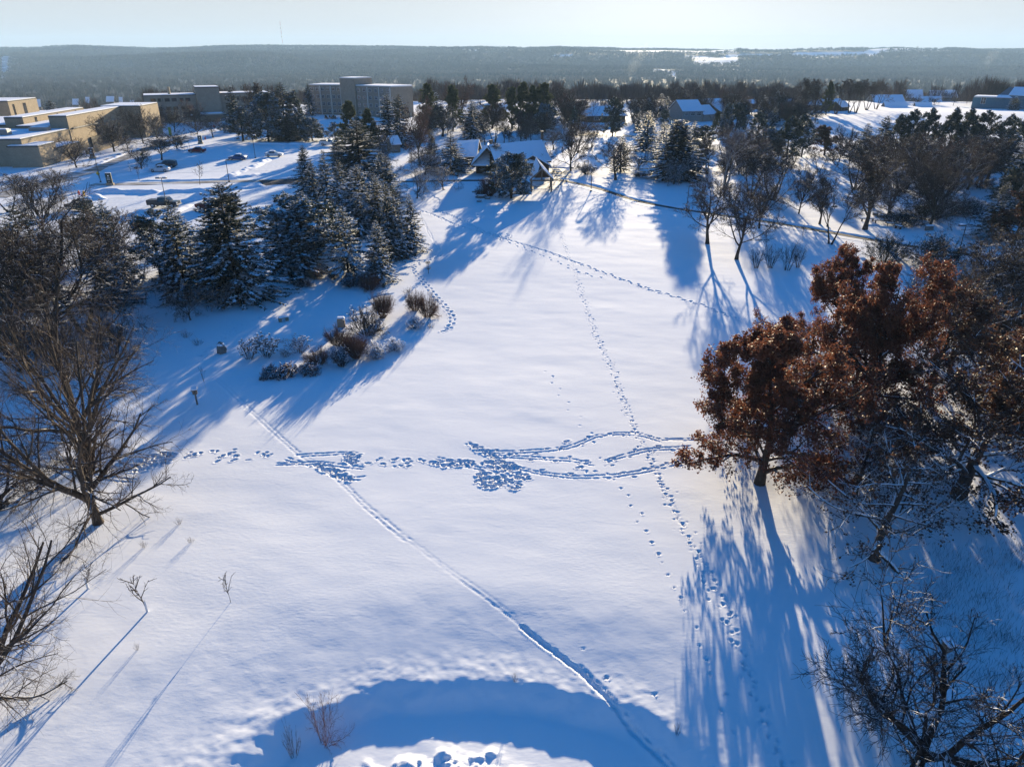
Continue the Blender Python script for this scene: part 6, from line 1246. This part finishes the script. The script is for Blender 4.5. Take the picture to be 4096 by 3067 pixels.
# ------------------------------------------------------------------ plants, one row each: kind|u|v|v of top|width px|label[|group]
ROWS = '''
B1|395|2095|1225|760|great bare tree with a thick forked trunk standing alone on the sunlit snow
B2|350|1818|1080|700|tall bare tree just behind the great forked tree, trunk leaning
B3|12|2040|1650|420|bare tree cut by the photo edge left of the great forked tree
B1|-70|2870|2070|800|pale-twigged bare tree at the lower corner, crown reaching over the saplings
B3|209|1353|640|640|dark spreading bare tree with snowy low limbs before the left spruces
B3|51|1314|760|460|bare tree with a leaning trunk at the edge behind the dark spreading tree
V1|330|1330|880|420|twiggy bare tree right of the dark spreading tree, against the spruces
Q1|3037|1935|1300|560|rust-leaved oak nearest the open lawn, trunk shadow falling towards the viewer
Q2|3424|1735|1030|520|tall rust-leaved oak behind the nearest oak, crown widest of all
Q2|3322|1512|985|360|rust-leaved oak rising farthest back of the oak clump, narrow top
Q3|3832|1990|1330|760|oak with heavy snow on spreading limbs and few dark leaves
Q3|3707|1615|1130|420|thinly leaved oak between the tall rust oak and the bare thicket
Q4|3495|2240|1720|560|small oak with level branches and scattered dry leaves in deep shade
Q4|3416|1988|1640|330|slender young tree with bare upper twigs beside the small oak
B3|3655|3085|2270|960|bare gnarled tree in the lower corner, trunk leaving the frame
Q2|4160|1760|1290|520|brown-leaved oak cut by the frame edge beside the snowy-limbed oak
V1|3870|1400|1000|420|tall bare twiggy tree behind the thinly leaved oak
V1|3805|1490|1090|300|fine bare tree standing in the thicket above the snowy-limbed oak
u2|3990|1330|985|340|bare tree with snow-dusted upright stems near the frame edge
r1|4050|985|765|210|dense brown-leaved tree by the frame edge past the path lamp
u2|4060|1180|900|260|bare tree under the dense brown-leaved tree at the frame edge
T1|3950|960|785|130|open snowy fir between the path lamp and the dense brown tree
b2|2830|978|681|190|bare lawn tree with a straight trunk and long shadow, next to the path lamp
b2|2945|1040|733|190|bare lawn tree standing right of the straight-trunked one, darker crown
b1|3037|915|625|190|vase-shaped bare tree with a thick trunk beside the dark path edge
b3|3195|854|652|125|neat bare tree with a single trunk beyond the path, casting a slanting shadow
u1|3278|895|700|80|slim bare tree just left of the forked tree by the hidden lamp
V1|3318|978|735|170|forked bare tree in front of the half hidden path lamp
s2|3063|1001|906|48|thin sapling between the vase-shaped tree and the tall shrubs
s2|3208|970|890|22|very thin young sapling beside the path left of the forked tree
v1|3023|1076|985|68|tall bare shrub, first of the four in line above the rust oak
v1|3081|1076|970|75|tall bare shrub, second of the four in line above the rust oak
v1|3145|1085|962|75|tall bare shrub, third of the four in line above the rust oak
v1|3190|1073|970|60|tall bare shrub, last of the four, partly behind the oak crown
p1|2895|760|510|200|pale-barked bare tree with a cloudy crown above the lawn trees
x1|2945|680|500|170|reddish bare tree behind the pale-barked tree
V1|2830|700|560|130|bare shrubby tree left of the pale-barked tree
u2|3000|790|600|150|dark many-stemmed bare tree right of the pale-barked trunk
u2|3090|800|610|170|dark rounded bare tree left of the neat bare tree
b3|3356|650|500|95|bare tree standing on the bright slope beside the brown-leaved tree
V1|3272|690|590|90|low forked bare tree below the brown-leaved tree
r1|3297|622|503|92|conical brown-leaved tree alone on the bright slope
W1|3552|865|560|210|pale-trunked bare tree behind the benches, left of the thick grey trunk
W1|3744|880|545|290|thickest grey-trunked bare tree with snowy spreading limbs behind the benches
b1|3719|905|570|230|dark-trunked bare tree close in front of the thickest grey trunk
u1|3458|918|625|160|slender bare tree among the benches with a slim dark trunk
u1|3486|828|620|110|bare tree standing behind the slender one at the benches
u2|3420|760|560|170|fine bare tree at the left end of the dark grove
u2|3610|770|545|200|fine bare tree in the middle of the dark grove
x1|3870|760|560|190|reddish bare tree at the right of the dark grove
u1|3855|701|540|110|bare tree before the pines, furthest up the slope of the grove
u1|3943|735|550|120|bare tree with a straight trunk right of the reddish grove tree
u1|4012|745|560|120|bare tree with a straight trunk near the frame edge in the grove
S1|3446|640|496|85|dark spruce at the left end of the pine row below the bright slope
S3|3517|640|466|95|dark spruce second in the pine row, pointed top
O3|3569|630|460|85|dark pine third in the pine row, bushy top
O3|3622|632|441|95|dark pine with ragged top right of the pointed spruce
O3|3690|640|437|105|tall dark pine in the row where the bright slope shows through
O3|3780|650|436|115|broad dark pine in the middle of the row
O3|3840|650|437|105|broad dark pine right of the middle of the row
O3|3903|650|446|110|dark pine in the row below the blue hall
O3|3998|660|461|90|thin dark pine apart from the row near the frame edge
S2|4060|800|560|140|snowy spruce behind the grove at the frame edge
O3|4085|650|455|100|dark pine cut by the frame edge
S3|4050|452|392|50|lone dark conical spruce in front of the blue hall
E1|3600|905|830|130|dark evergreen hedge shrub behind the pale trunk
E1|3700|880|800|170|dark evergreen hedge shrub behind the thick grey trunk
E1|3800|860|790|190|wide dark hedge shrub right of the thick grey trunk
E1|3890|855|790|120|dark hedge shrub at the right end of the hedge
E1|3740|1060|935|250|large rounded dark bush above the rust oaks beside the path lamp
E1|3540|1050|930|160|rounded dark bush left of the largest bush above the oaks
v2|3930|1290|960|240|tall bare thicket shrub before the path lamp
v2|3700|1310|1080|220|bare thicket shrub behind the tall rust oak
v2|4040|1480|1150|260|bare thicket shrub with snowy stems at the frame edge
S4|955|1195|740|290|largest spruce with wide drooping snowy boughs at the front of the shelterbelt
S1|746|1200|806|150|pointed spruce left of the largest spruce
S2|487|1160|799|110|narrow spruce at the left end of the shelterbelt
P2|650|1131|845|210|open snowy pine with a bare trunk left of the pointed spruce
S3|157|1210|826|210|dark spruce hidden inside the dark spreading bare tree
w1|761|1281|1110|140|small snow-limbed tree at the foot of the pointed spruce
w1|897|1235|1095|130|small snow-limbed tree at the foot of the largest spruce
P1|1225|1060|790|290|broad rounded pine loaded with snow beside the largest spruce
S1|1174|1130|1031|75|little snowy spruce below the broad rounded pine
T1|1396|1110|830|150|see-through snowy spruce with a visible trunk right of the rounded pine
S2|1348|990|790|75|thin snowy spruce behind the see-through spruce
S2|1522|1130|885|112|grey-green spruce at the lower right of the shelterbelt
S1|1590|1028|755|110|spruce with a double-looking top near the right end of the shelterbelt
S3|1562|1045|782|95|spruce squeezed left of the double-topped spruce
S2|1648|1010|779|100|outermost right spruce of the shelterbelt by the footprints
S2|1450|925|663|135|snow-heavy spruce in the middle of the shelterbelt
S1|1375|880|640|90|brownish spruce in the upper middle of the shelterbelt
S1|1316|860|605|85|slim spruce right of the twin spruce at the lot edge
S3|1232|790|585|95|tall dark spruce at the lot edge, left tip of a pair
S2|1262|835|640|80|lower spruce in front of the tall dark lot-edge spruce
T1|1535|820|611|125|tiered snowy spruce standing apart below the big dark spruce
D1|1440|705|485|185|big dark conical spruce above the shelterbelt by the white truck
S3|1357|690|552|80|dark spruce left of the big dark conical spruce
w1|1525|700|500|140|snow-coated bare tree right of the big dark spruce
O2|1410|600|406|110|olive green pine behind the big dark spruce
O2|1480|590|436|95|olive pine right of the first olive pine
S2|1560|580|376|115|snowy spruce to the right before the residence hall
S3|1606|590|381|85|greyish spruce right of the snowy one before the residence hall
P3|1482|458|371|85|round snowy pine against the residence hall wall
S3|1243|465|338|48|lone spruce standing before the residence hall corner
S3|1147|560|333|115|tall spruce in the conifer clump left of the residence hall
P2|1192|556|365|75|pine behind the tall spruce of the clump
P3|1075|568|373|130|snowy pine at the left of the conifer clump
D1|1156|566|463|95|dark snow-topped spruce low in the conifer clump
P2|1206|557|444|65|thin pine right of the dark snow-topped spruce
P3|1250|565|472|92|rounded snowy pine right of the conifer clump
P2|1342|563|490|62|small airy pine above the white truck
P2|973|567|425|110|airy two-toned pine above the middle light pole
D1|948|530|350|55|narrow dark spruce before the three-storey hall
P2|1012|563|470|60|small pine behind the middle light pole
b1|307|670|527|150|bare street tree before the sunlit tan brick wall
b3|458|609|456|142|bare street tree with dark crown in front of the tan wall's shaded end
b2|512|594|540|62|small bare street tree right of the shaded-wall tree
b3|574|575|423|105|bare street tree before the far tan block corner
b1|566|675|562|110|bare street tree standing left of the white sedan
b2|647|641|545|95|bare street tree just above the charcoal SUV
b1|709|608|506|98|bare street tree beside the green banner
b2|630|555|452|76|bare street tree left of the banner, farther back
b3|700|530|425|80|bare street tree before the hall's left wing
x1|643|510|422|85|reddish bare tree at the corner of the hall's left wing
b1|791|540|474|86|bare tree above the black sign pylon
x1|783|508|400|105|round reddish tree before the hall tower
b2|853|551|463|64|bare tree beside the stop sign
b1|898|532|471|50|small bare tree right of the stop sign
u1|1040|540|330|100|tall bare tree rising over the hall's right wing
s2|800|740|645|46|thin young tree on the lot island, alone
s2|557|724|646|26|thin young tree by the parking sign left of the lot
V1|250|800|672|130|bare scrub tree at the lot corner by the hydrants
V1|140|830|690|190|bare scrub tree under the shaded tan wall
V1|40|850|700|170|bare scrub tree at the frame edge under the tan wall
b3|180|960|700|240|bare tree in the scrub below the shaded tan block
b2|60|420|392|40|bare tree beside the tall tan block's lower wall
b2|128|455|420|28|bare tree before the tall tan block's sunlit wall
O1|1717|525|335|66|olive pine at the left end of the tall pine row
S2|1741|510|365|80|snow-streaked spruce in front of the first row pine
O1|1812|525|342|74|dark green tall pine second in the row
x1|1845|495|310|100|reddish bare tree rising behind the second row pine
O1|1970|515|340|82|tall pine in the middle of the row behind the lodge
O1|2048|515|350|70|tall pine left of the densest row group
O1|2092|515|330|78|tallest pine in the densest row group
O1|2130|515|343|66|tall pine right of the tallest row pine
O1|2174|515|334|88|pine at the right end of the tall row
P3|2180|530|416|85|round snowy pine below the right end of the tall row
S2|1892|565|406|95|snow-laced spruce standing behind the lodge wing
b1|1893|560|480|85|many-branched bare tree at the foot of the snow-laced spruce
u2|1978|576|408|95|bare twin-trunked tree behind the lodge ridge
b2|1857|565|455|56|bare tree left of the snow-laced spruce
b2|1940|582|462|50|bare tree just left of the twin-trunked tree
b2|2016|574|472|50|bare tree right of the twin-trunked tree behind the ridge
b1|2036|571|472|56|bare tree over the middle of the lodge ridge
b1|2084|568|490|80|low spreading bare tree over the lodge ridge
b2|2124|562|490|50|small bare tree near the lodge chimney
x1|1676|645|388|125|brown-twigged tall tree left of the lodge, fine crown
w1|1790|540|455|95|snow-limbed bare tree behind the slim dark arborvitae
J1|1728|625|517|50|slim dark arborvitae left of the lodge wing
S2|1809|695|536|112|snowy spruce at the left corner of the lodge
w1|1669|795|640|140|snow-limbed apple tree standing left of its twin before the lodge
w1|1773|760|635|145|snow-limbed apple tree with a long shadow, nearer the lodge
b3|1700|700|590|140|dark bare tree behind the two apple trees
J1|1986|700|574|88|dark ragged evergreen before the lodge gable
P3|2045|795|615|138|large snowy pine hiding the middle of the lodge
R1|1960|785|700|80|dense red-brown shrub at the left foot of the large snowy pine
k2|1925|785|745|50|low reddish shrub left of the dense red-brown shrub
b1|2283|685|425|175|large bare tree with many upright limbs right of the gazebo
V1|2313|612|480|90|bare tree behind the large many-limbed one
b2|2214|600|512|75|bare tree at the lodge's right end by the trellis
V1|2365|592|520|90|low crooked tree on the bright slope behind the trellis grasses
b2|2389|540|490|58|small bare tree before the brown bungalow
O3|2450|545|390|76|tall grey-green pine right of the brown bungalow
w1|2536|498|440|66|white-limbed vase tree between the two houses
S2|2585|605|445|100|snowy spruce above the path, left of the largest lawn spruce
b2|2462|722|545|140|bare tree with a slim trunk at the bend of the path
J1|2482|690|550|80|dark green arborvitae close behind the bend tree
b1|2555|685|590|76|small bare tree between the bend tree and the big spruce
k2|2566|712|686|75|low brown bush right of the bend tree
k1|2602|712|690|40|small bush next to the low brown bush
k3|2350|700|650|80|grassy bush around the small dark trellis
w1|2695|737|598|165|snow-branched tree standing before the largest lawn spruce
D2|2700|720|482|178|largest lawn spruce, dark and wide above its long blue shadow
S2|2648|650|488|95|snowy spruce joined to the left of the largest lawn spruce
P3|2772|690|567|80|snowy round pine right of the largest lawn spruce
D1|2770|582|487|52|small dark spruce before the grey two-storey house
O3|2812|590|503|95|bushy dark pine right of the small dark spruce
O2|2866|530|445|46|golden larch-like pine by the garage wing
O3|2942|525|413|80|green pine behind the reddish bare tree
O3|3025|560|447|85|green pine in the garden clump, second of two
P3|3060|650|513|100|snow-splashed pine left of the open pine trunk
O3|3142|655|468|115|open pine with a visible snowy trunk on the slope
P2|3205|630|448|85|airy pine at the edge of the bright slope
S2|3097|480|364|48|snowy spruce, left one of the close pair
S2|3120|478|372|48|snowy spruce, right one of the close pair
S2|3050|490|388|56|snowy spruce left of the close pair
u1|3219|463|313|70|tall bare tree at the left of the field-edge grove
u1|3252|463|316|64|tall bare tree left of the lone grove pine
O1|3302|466|327|42|lone dark pine in the field-edge grove
u2|3342|463|322|72|tall bare tree right of the lone grove pine
u2|3394|458|316|76|tall bare tree with dense crown in the grove
u2|3422|458|318|72|tall bare tree third from the field end of the grove
u2|3465|445|326|76|tall bare tree second from the field end of the grove
u2|3503|441|330|70|tall bare tree at the field end of the grove
x1|3928|402|335|70|reddish bare tree behind the blue hall corner
x1|3985|398|330|60|reddish bare tree over the blue hall roof
b2|3812|424|380|24|small bare tree alone on the rim of the snowy field
b1|3670|420|380|50|bare garden tree before the valley roofs
b1|3735|420|382|44|bare garden tree right of the valley roofs
k3|1345|1118|1075|70|dark snowy bush at the foot of the see-through spruce
k3|1410|1148|1090|110|spreading snowy bush below the grey-green spruce
k2|1480|1160|1090|90|brownish snow-dusted bush below the grey-green spruce
y1|1270|1120|1060|80|straw coloured bush sunlit beneath the rounded pine
k1|1215|1150|1105|80|low frosted bush beside the little snowy spruce
R1|1530|1268|1165|95|red-stemmed vase shrub with upright stems apart from the thicket
k2|1660|1240|1155|80|brown twig shrub, left half of the lone pair on the open lawn
k2|1710|1265|1170|90|brown twig shrub, right half of the lone pair on the open lawn
g1|1628|1172|1145|45|small dry grass shrub behind the lone pair
l2|1660|1310|1262|70|snowy mound shrub in front of the lone pair
g1|1722|1308|1280|36|tiny snowy plant right of the snowy mound shrub
k1|1465|1335|1225|170|wide bare shrub at the top of the thicket
k2|1352|1380|1302|110|reddish shrub at the left of the thicket beside the stone marker
R1|1425|1430|1335|120|dense brown shrub in the middle of the thicket
k2|1275|1455|1388|110|brown shrub at the thicket's lower left
k3|1368|1462|1380|90|grey upright shrub at the front of the thicket
l1|1240|1492|1445|80|low snowy mound at the thicket's front left
l2|1500|1425|1362|80|frosted shrub right of the dense brown shrub
l2|1498|1432|1398|60|low frosted tuft under the frosted shrub
l2|1578|1398|1350|80|rounded snowy shrub alone at the right end of the bed
h1|1065|1428|1338|110|hydrangea with snow-capped heads, larger right one of the touching pair
h2|998|1435|1352|70|hydrangea with snow-capped heads, smaller left one of the touching pair
h2|1195|1410|1340|95|fan-shaped hydrangea standing alone in the shrub bed
g1|1130|1370|1348|36|small snow-headed plant between the hydrangeas
h2|1145|1425|1392|56|low drooping hydrangea right of the touching pair
l1|1085|1500|1460|70|snowy mound in the low front group, left
l1|1150|1500|1452|85|snowy mound in the low front group, right and largest
l1|1108|1512|1478|64|snowy mound in the low front group, nearest the viewer
l1|1055|1518|1498|34|tiny mound at the left end of the low front group
g1|745|1350|1312|50|small bare shrub alone in the blue shade, upper of two
g1|790|1380|1340|50|small bare shrub alone in the blue shade, lower of two
v2|120|1480|1180|330|tall bare shrub at the frame edge under the leaning tree
v2|300|1500|1230|280|tall bare shrub below the dark spreading tree
v2|450|1440|1250|200|bare shrub at the right end of the left thicket
s1|353|2356|2252|76|sapling in a white tree guard, left of the two guarded ones
s1|589|2446|2275|110|sapling in a white tree guard, leaning, right of the two guarded ones
s1|922|2406|2275|64|sapling with three thin stems and no guard
g1|717|2098|2062|30|tiny twig plant poking through snow, upper right
g1|763|2170|2138|30|tiny twig plant in snow below the upper right one
g1|576|2190|2150|30|tiny twig plant in snow left of its neighbours
g1|550|2598|2560|22|single dry stem in snow below the guarded saplings
g1|252|2258|2222|34|little dry plant near the great tree's shadow
s1|824|1558|1460|22|thin bare stake-like sapling beside the bird house
k4|1283|2925|2780|190|red-brown willow shrub on the bank of the frozen pond
g1|1165|2965|2860|80|dry weed clump left of the pond willow
g1|2712|2912|2868|30|lone dry flower stalk on the snow between pond and oak shadow
g1|2060|2700|2672|26|dry stalk on the pond bank crest
g1|3830|1230|1180|60|low twiggy shrub at the path side near the lamp
S2|1640|1005|930|50|small spruce tip tucked beside the outermost right spruce
b2|2085|520|470|60|slight bare tree in front of the tall pine row
'''
GR = {'b': 'bare trees of the grounds', 'u': 'bare trees of the grounds', 'x': 'bare trees of the grounds', 'V': 'bare trees of the grounds', 'w': 'snow-limbed small trees', 'S': 'snowy spruces', 'T': 'snowy spruces', 'D': 'dark conifers',
      'J': 'dark conifers', 'P': 'snowy pines', 'O': 'green pines', 'Q': 'oaks with dead leaves', 'k': 'bed and lawn shrubs', 'l': 'low snowy shrubs', 'h': 'snow-headed hydrangeas', 'v': 'tall bare shrubs', 'E': 'evergreen hedge shrubs', 'g': 'small dry plants', 's': 'young saplings'}
for row in ROWS.strip().split('\n'):
    k, u, v, vt, w, lb = row.split('|')[:6]
    o = plant(k, float(u), float(v), float(vt), float(w), lb, GR.get(k[0]))
    if 'white tree guard' in lb:
        s_ = 1 / o.scale[0]; gd_ = MB().cyl((0, 0, -.05), .055, .8, 8).data('tree_guard', M['tube']); link('tree_guard', gd_, o, None, None, (s_, s_, 1 / o.scale[2]))

# trees one cannot tell apart, filling the gardens and the grove
def scatter(n, box, keys, hts, label, group, seed, wr=(.55, .85), avoid=()):
    r = np.random.default_rng(seed); k = 0
    while k < n:
        u, v = r.uniform(box[0], box[2]), r.uniform(box[1], box[3])
        if any(a[0] < u < a[2] and a[1] < v < a[3] for a in avoid): continue
        x, y = G(u, v); h = r.uniform(*hts); vt = v; lo, hi = 0.0, v
        for _ in range(30):
            m_ = (lo + hi) / 2
            if height_at(y, m_) > h: lo = m_
            else: hi = m_
        plant(keys[r.integers(len(keys))], u, v, (lo + hi) / 2, h * r.uniform(*wr) / metres(v, 1), label, group); k += 1
HOUSES = [(2660, 470, 2880, 530), (2330, 470, 2520, 520), (3120, 448, 3200, 470)]
scatter(64, (2190, 452, 3260, 520), ['u1', 'b3', 'x1', 'u2', 'V1'], (7, 12.5), 'bare tree among the many around the far houses', 'bare trees among the far houses', 5, avoid=HOUSES)
scatter(12, (2230, 470, 3200, 560), ['S2', 'P3', 'S1', 'O3'], (6, 10), 'evergreen among the bare trees around the far houses', 'evergreens among the far houses', 6, (.4, .55), avoid=HOUSES)
scatter(14, (3440, 690, 3960, 790), ['u2', 'x1', 'V1', 'u1'], (7, 9.5), 'fine-twigged bare tree in the dark grove below the pine row', 'bare trees of the dark grove', 7, (.7, 1.0))
scatter(12, (2760, 600, 3180, 740), ['u2', 'x1', 'V1', 'u1', 'S2'], (5.5, 9), 'tree in the mixed clump behind the lawn trees', 'trees of the mixed clump', 8, (.5, .8))
scatter(12, (3960, 640, 4160, 900), ['S2', 'O3', 'S3', 'u2'], (6, 10), 'tree in the dark stand at the frame edge above the path lamp', 'trees of the dark edge stand', 9, (.5, .7))
scatter(16, (1640, 500, 2200, 560), ['x1', 'u1', 'b3'], (6, 10), 'bare tree between the tall pines behind the lodge', 'bare trees between the tall pines', 10, (.5, .8))
scatter(9, (150, 1000, 520, 1260), ['V1', 'u2', 'x1', 'S3'], (6, 9), 'tree in the dark thicket left of the shelterbelt', 'trees of the left thicket', 11, (.6, .9))
scatter(8, (560, 1080, 1300, 1150), ['S1', 'S3', 'S2'], (6, 9), 'spruce filling the inside of the shelterbelt', 'spruces inside the shelterbelt', 12, (.5, .65))
scatter(7, (1260, 760, 1560, 960), ['S1', 'S3', 'S2'], (6.5, 9), 'spruce filling the upper part of the shelterbelt', 'spruces of the upper shelterbelt', 13, (.45, .6))
scatter(7, (3700, 1180, 4150, 1560), ['V1', 'u2', 'v2'], (4, 8), 'bare tree in the thicket behind the oaks', 'bare trees of the thicket behind the oaks', 14, (.7, 1.0))

# ---- reeds and dry tussocks on the pond, straw at the right: uncountable ground cover
def tufts(name, pts, n, h, m, seed, spread=0.25, w=0.01):
    r = np.random.default_rng(seed); c = np.repeat(np.asarray(pts), n, 0); c = c + np.concatenate([r.normal(0, spread, (len(c), 2)), np.zeros((len(c), 1))], 1)
    c[:, 2] = terrain(c[:, 0], c[:, 1]) - .02; d = norm(np.array([[0, 0, 1.0]]) + r.normal(0, .28, (len(c), 3))); 
    V, F = diamonds(c, d, h * r.uniform(.5, 1.3, len(c)), np.full(len(c), w), r)
    o = link(name, np_mesh(name, V, [F], m)); o['kind'] = 'stuff'; return o
r = np.random.default_rng(9)
pp = [(-1 + 6.4 * math.sqrt(a) * math.cos(b), 14.6 + 4.4 * math.sqrt(a) * math.sin(b), 0) for a, b in zip(r.random(70), r.random(70) * 6.283)]
o = tufts('dry_reeds', pp, 7, .34, M['straw'], 4, .09, .007); tag(o, 'sparse dry reed stems poking through snow lumps on the frozen pond', 'reeds')
pp = []
for _ in range(420):
    u, v = r.uniform(3660, 4150), r.uniform(2180, 2960); q = G(u, v)
    if fbm(np.array([q[0] / 3]), np.array([q[1] / 3]), 2, 8)[0] > 0.0: pp.append((q[0], q[1], 0))
o = tufts('dry_grass', pp, 12, .55, M['twig_dark'], 5, .35, .006); tag(o, 'thin patches of tall dry grass in the shaded snow under the oaks', 'grass')

# ---- woodland: bushy belt at the plateau rim, valley forest, wooded hills (reads as one mass)
def twig_tree_mass(name, X, Y, H, Wd, fans, m, seed, label, thick=0.16, base=None):
    r = np.random.default_rng(seed); n = len(X); Z = terrain(X, Y); b = np.stack([X, Y, Z - .3], 1)
    idx = np.repeat(np.arange(n), fans); t = r.uniform(.08, .62, len(idx)); a = r.random(len(idx)) * 6.283; sp = r.uniform(.10, .62, len(idx)) * Wd[idx] / H[idx] * 1.5
    c = b[idx] + np.stack([0 * t, 0 * t, t * H[idx]], 1); d = norm(np.stack([np.cos(a) * sp, np.sin(a) * sp, np.ones(len(idx))], 1)); l = (1 - t) * H[idx] * r.uniform(.55, 1.08, len(idx))
    c = c + np.stack([np.cos(a), np.sin(a), 0 * a], 1) * (Wd[idx] * r.uniform(0, .32, len(idx)))[:, None]
    V1, F1 = diamonds(c, d, l, thick * H[idx] / 12 * r.uniform(.5, 1.5, len(idx)), r)
    V2_, F2 = diamonds(b, np.tile(np.array([[0, 0, 1.0]]), (n, 1)), H * .75, H * .016, r)
    V3, F3 = diamonds(b, np.tile(np.array([[0, 0, 1.0]]), (n, 1)), H * .75, H * .016, r)
    o = link(name, np_mesh(name, np.concatenate([V1, V2_, V3]), [np.concatenate([F1, F2 + len(V1), F3 + len(V1) + len(V2_)])], m)); o['kind'] = 'stuff'
    return tag(o, label, 'woods')
r = np.random.default_rng(77)
M['wood_mass'] = leafy('bare_woodland', (0.055, 0.043, 0.038), (0.12, 0.09, 0.076), 0.0, 0.9, 0.05)
def stand_shade_mat(name, a1, a2, b1, b2, sc_):
    # woodland colour patches: tree stands, and light and shade of slopes painted in
    m = mat(name, a1, .9, .1); N, L, b = nodes(m); geo = N.new('ShaderNodeNewGeometry'); P = geo.outputs['Position']
    n1 = noise(N, L, sc_, 3, .55, P); n2 = noise(N, L, .09, 3, .6, P); f = N.new('ShaderNodeMapRange'); f.inputs[1].default_value = .40; f.inputs[2].default_value = .62; L.new(n1.outputs[0], f.inputs[0])
    r1 = ramp(N, L, n2.outputs[0], [(.3, a1), (.7, a2)]); r2 = ramp(N, L, n2.outputs[0], [(.3, b1), (.7, b2)])
    L.new(mixc(N, L, f.outputs[0], r1.outputs[0], r2.outputs[0]), b.inputs['Base Color']); return m
M['hill_mass'] = stand_shade_mat('hill_woodland', (.008, .009, .011), (.022, .022, .025), (.050, .046, .044), (.10, .09, .084), .0016)  # dark and light patches paint shaded and sunlit slopes on the hills
# belt behind the houses
bx, by = [], []
for u0, u1, n, y0, y1 in ((2200, 3230, 330, 395, 520), (1650, 2210, 110, 400, 520), (-40, 1700, 380, 470, 640), (3520, 4150, 130, 440, 620), (560, 1250, 60, 380, 440), (3880, 4140, 40, 395, 440)):
    yy = r.uniform(y0, y1, n); uu = r.uniform(u0, u1, n); by += list(yy); bx += list((uu - CU) / FF * yy / 1.085)
X = np.array(bx); Y = np.array(by); n = len(X)
twig_tree_mass('rim_woods', X, Y, r.uniform(5, 12, n) * (.6 + 1.3 * (fbm(X / 14, Y / 40, 2, 6) + .3)), r.uniform(4, 8, n), 120, M['wood_mass'], 1, 'bare brown woodland filling the rim of the plateau behind the houses', .075)
VM = stand_shade_mat('valley_woodland', (.045, .037, .034), (.075, .062, .055), (.09, .072, .062), (.135, .11, .095), .008)
n = 14000; Y = 540 + 2500 * r.random(n) ** .8; X = (r.random(n) - .5) * Y * 1.75
twig_tree_mass('valley_woods', X, Y, r.uniform(11, 19, n), r.uniform(7, 13, n), 34, VM, 2, 'bare grey-brown forest covering the valley floor', .30)
# clearings on the far hills: (u centre, v centre, half width px, half depth m)
def hill_xy(u, v, yy): return (u - CU) / FF * yy / 1.09
n = 95000; Y = 2700 + 3000 * r.random(n); X = (r.random(n) - .5) * Y * 1.72
keep = (clearing(X, Y) < .5) | (r.random(n) < .015)
X, Y = X[keep], Y[keep]; n = len(X)
twig_tree_mass('hill_woods', X, Y, r.uniform(9, 20, n) * (1 + .5 * (fbm(X / 260, Y / 200, 2, 5))), r.uniform(11, 20, n), 9, M['hill_mass'], 3, 'bare forest covering the far hills and ridge', .85)
# conifers scattered in the rim woods
for i, (u, v, vt, w) in enumerate(((2330, 468, 402, 60), (2640, 470, 375, 50), (2665, 472, 385, 46), (205, 440, 400, 44))):
    plant('S2' if i else 'P3', u, v, vt, w, ('snowy pine dim in the woods behind the brown bungalow', 'greyish spruce behind the grey house, left one', 'greyish spruce behind the grey house, right one', 'dark pine alone in the woods above the tan roofs')[i], 'conifers in the rim woods')

# ------------------------------------------------------------------ chimney smoke in the valley
def smoke(u, v, y, h, w, label):
    x = (u - CU) / FF * y / 1.09; z = CAM_H + y * slope_v(v); m = bpy.data.materials.new('smoke'); m.use_nodes = True; N, L = m.node_tree.nodes, m.node_tree.links
    N.clear(); out = N.new('ShaderNodeOutputMaterial'); pv = N.new('ShaderNodeVolumePrincipled'); pv.inputs['Color'].default_value = (.9, .9, .9, 1); pv.inputs['Density'].default_value = .0006; pv.inputs['Anisotropy'].default_value = .4
    L.new(pv.outputs[0], out.inputs[1]); b = MB(); rg_ = random.Random(int(u))
    b.blob((0, 0, h * .55), (w * .5, w * .5, h * .55), int(u), 0, 12, 10, .25); 
    b.v = [(p[0] + p[2] * .5, p[1], p[2]) for p in b.v]; o = link('smoke', b.data('smoke', m, True), None, (x, y, z)); o['kind'] = 'stuff'; tag(o, label, 'smoke')
smoke(2515, 305, 2300, 75, 42, 'pale smoke plume rising from the valley below the fields'); smoke(3930, 268, 2700, 55, 40, 'small smoke plume above the woods near the blue hall')

# ------------------------------------------------------------------ winter haze
hm = bpy.data.materials.new('haze'); hm.use_nodes = True; N, L = hm.node_tree.nodes, hm.node_tree.links; N.clear()
out = N.new('ShaderNodeOutputMaterial'); pv = N.new('ShaderNodeVolumePrincipled'); pv.inputs['Color'].default_value = (.45, .69, 1.0, 1); pv.inputs['Density'].default_value = HAZE_D; pv.inputs['Anisotropy'].default_value = .05
L.new(pv.outputs[0], out.inputs[1])
hz = MB().box((0, 4000, 57), (18600, 9800, 244)).build('haze', hm); hz['kind'] = 'stuff'; tag(hz, 'thin pale winter haze filling the valley', 'haze')
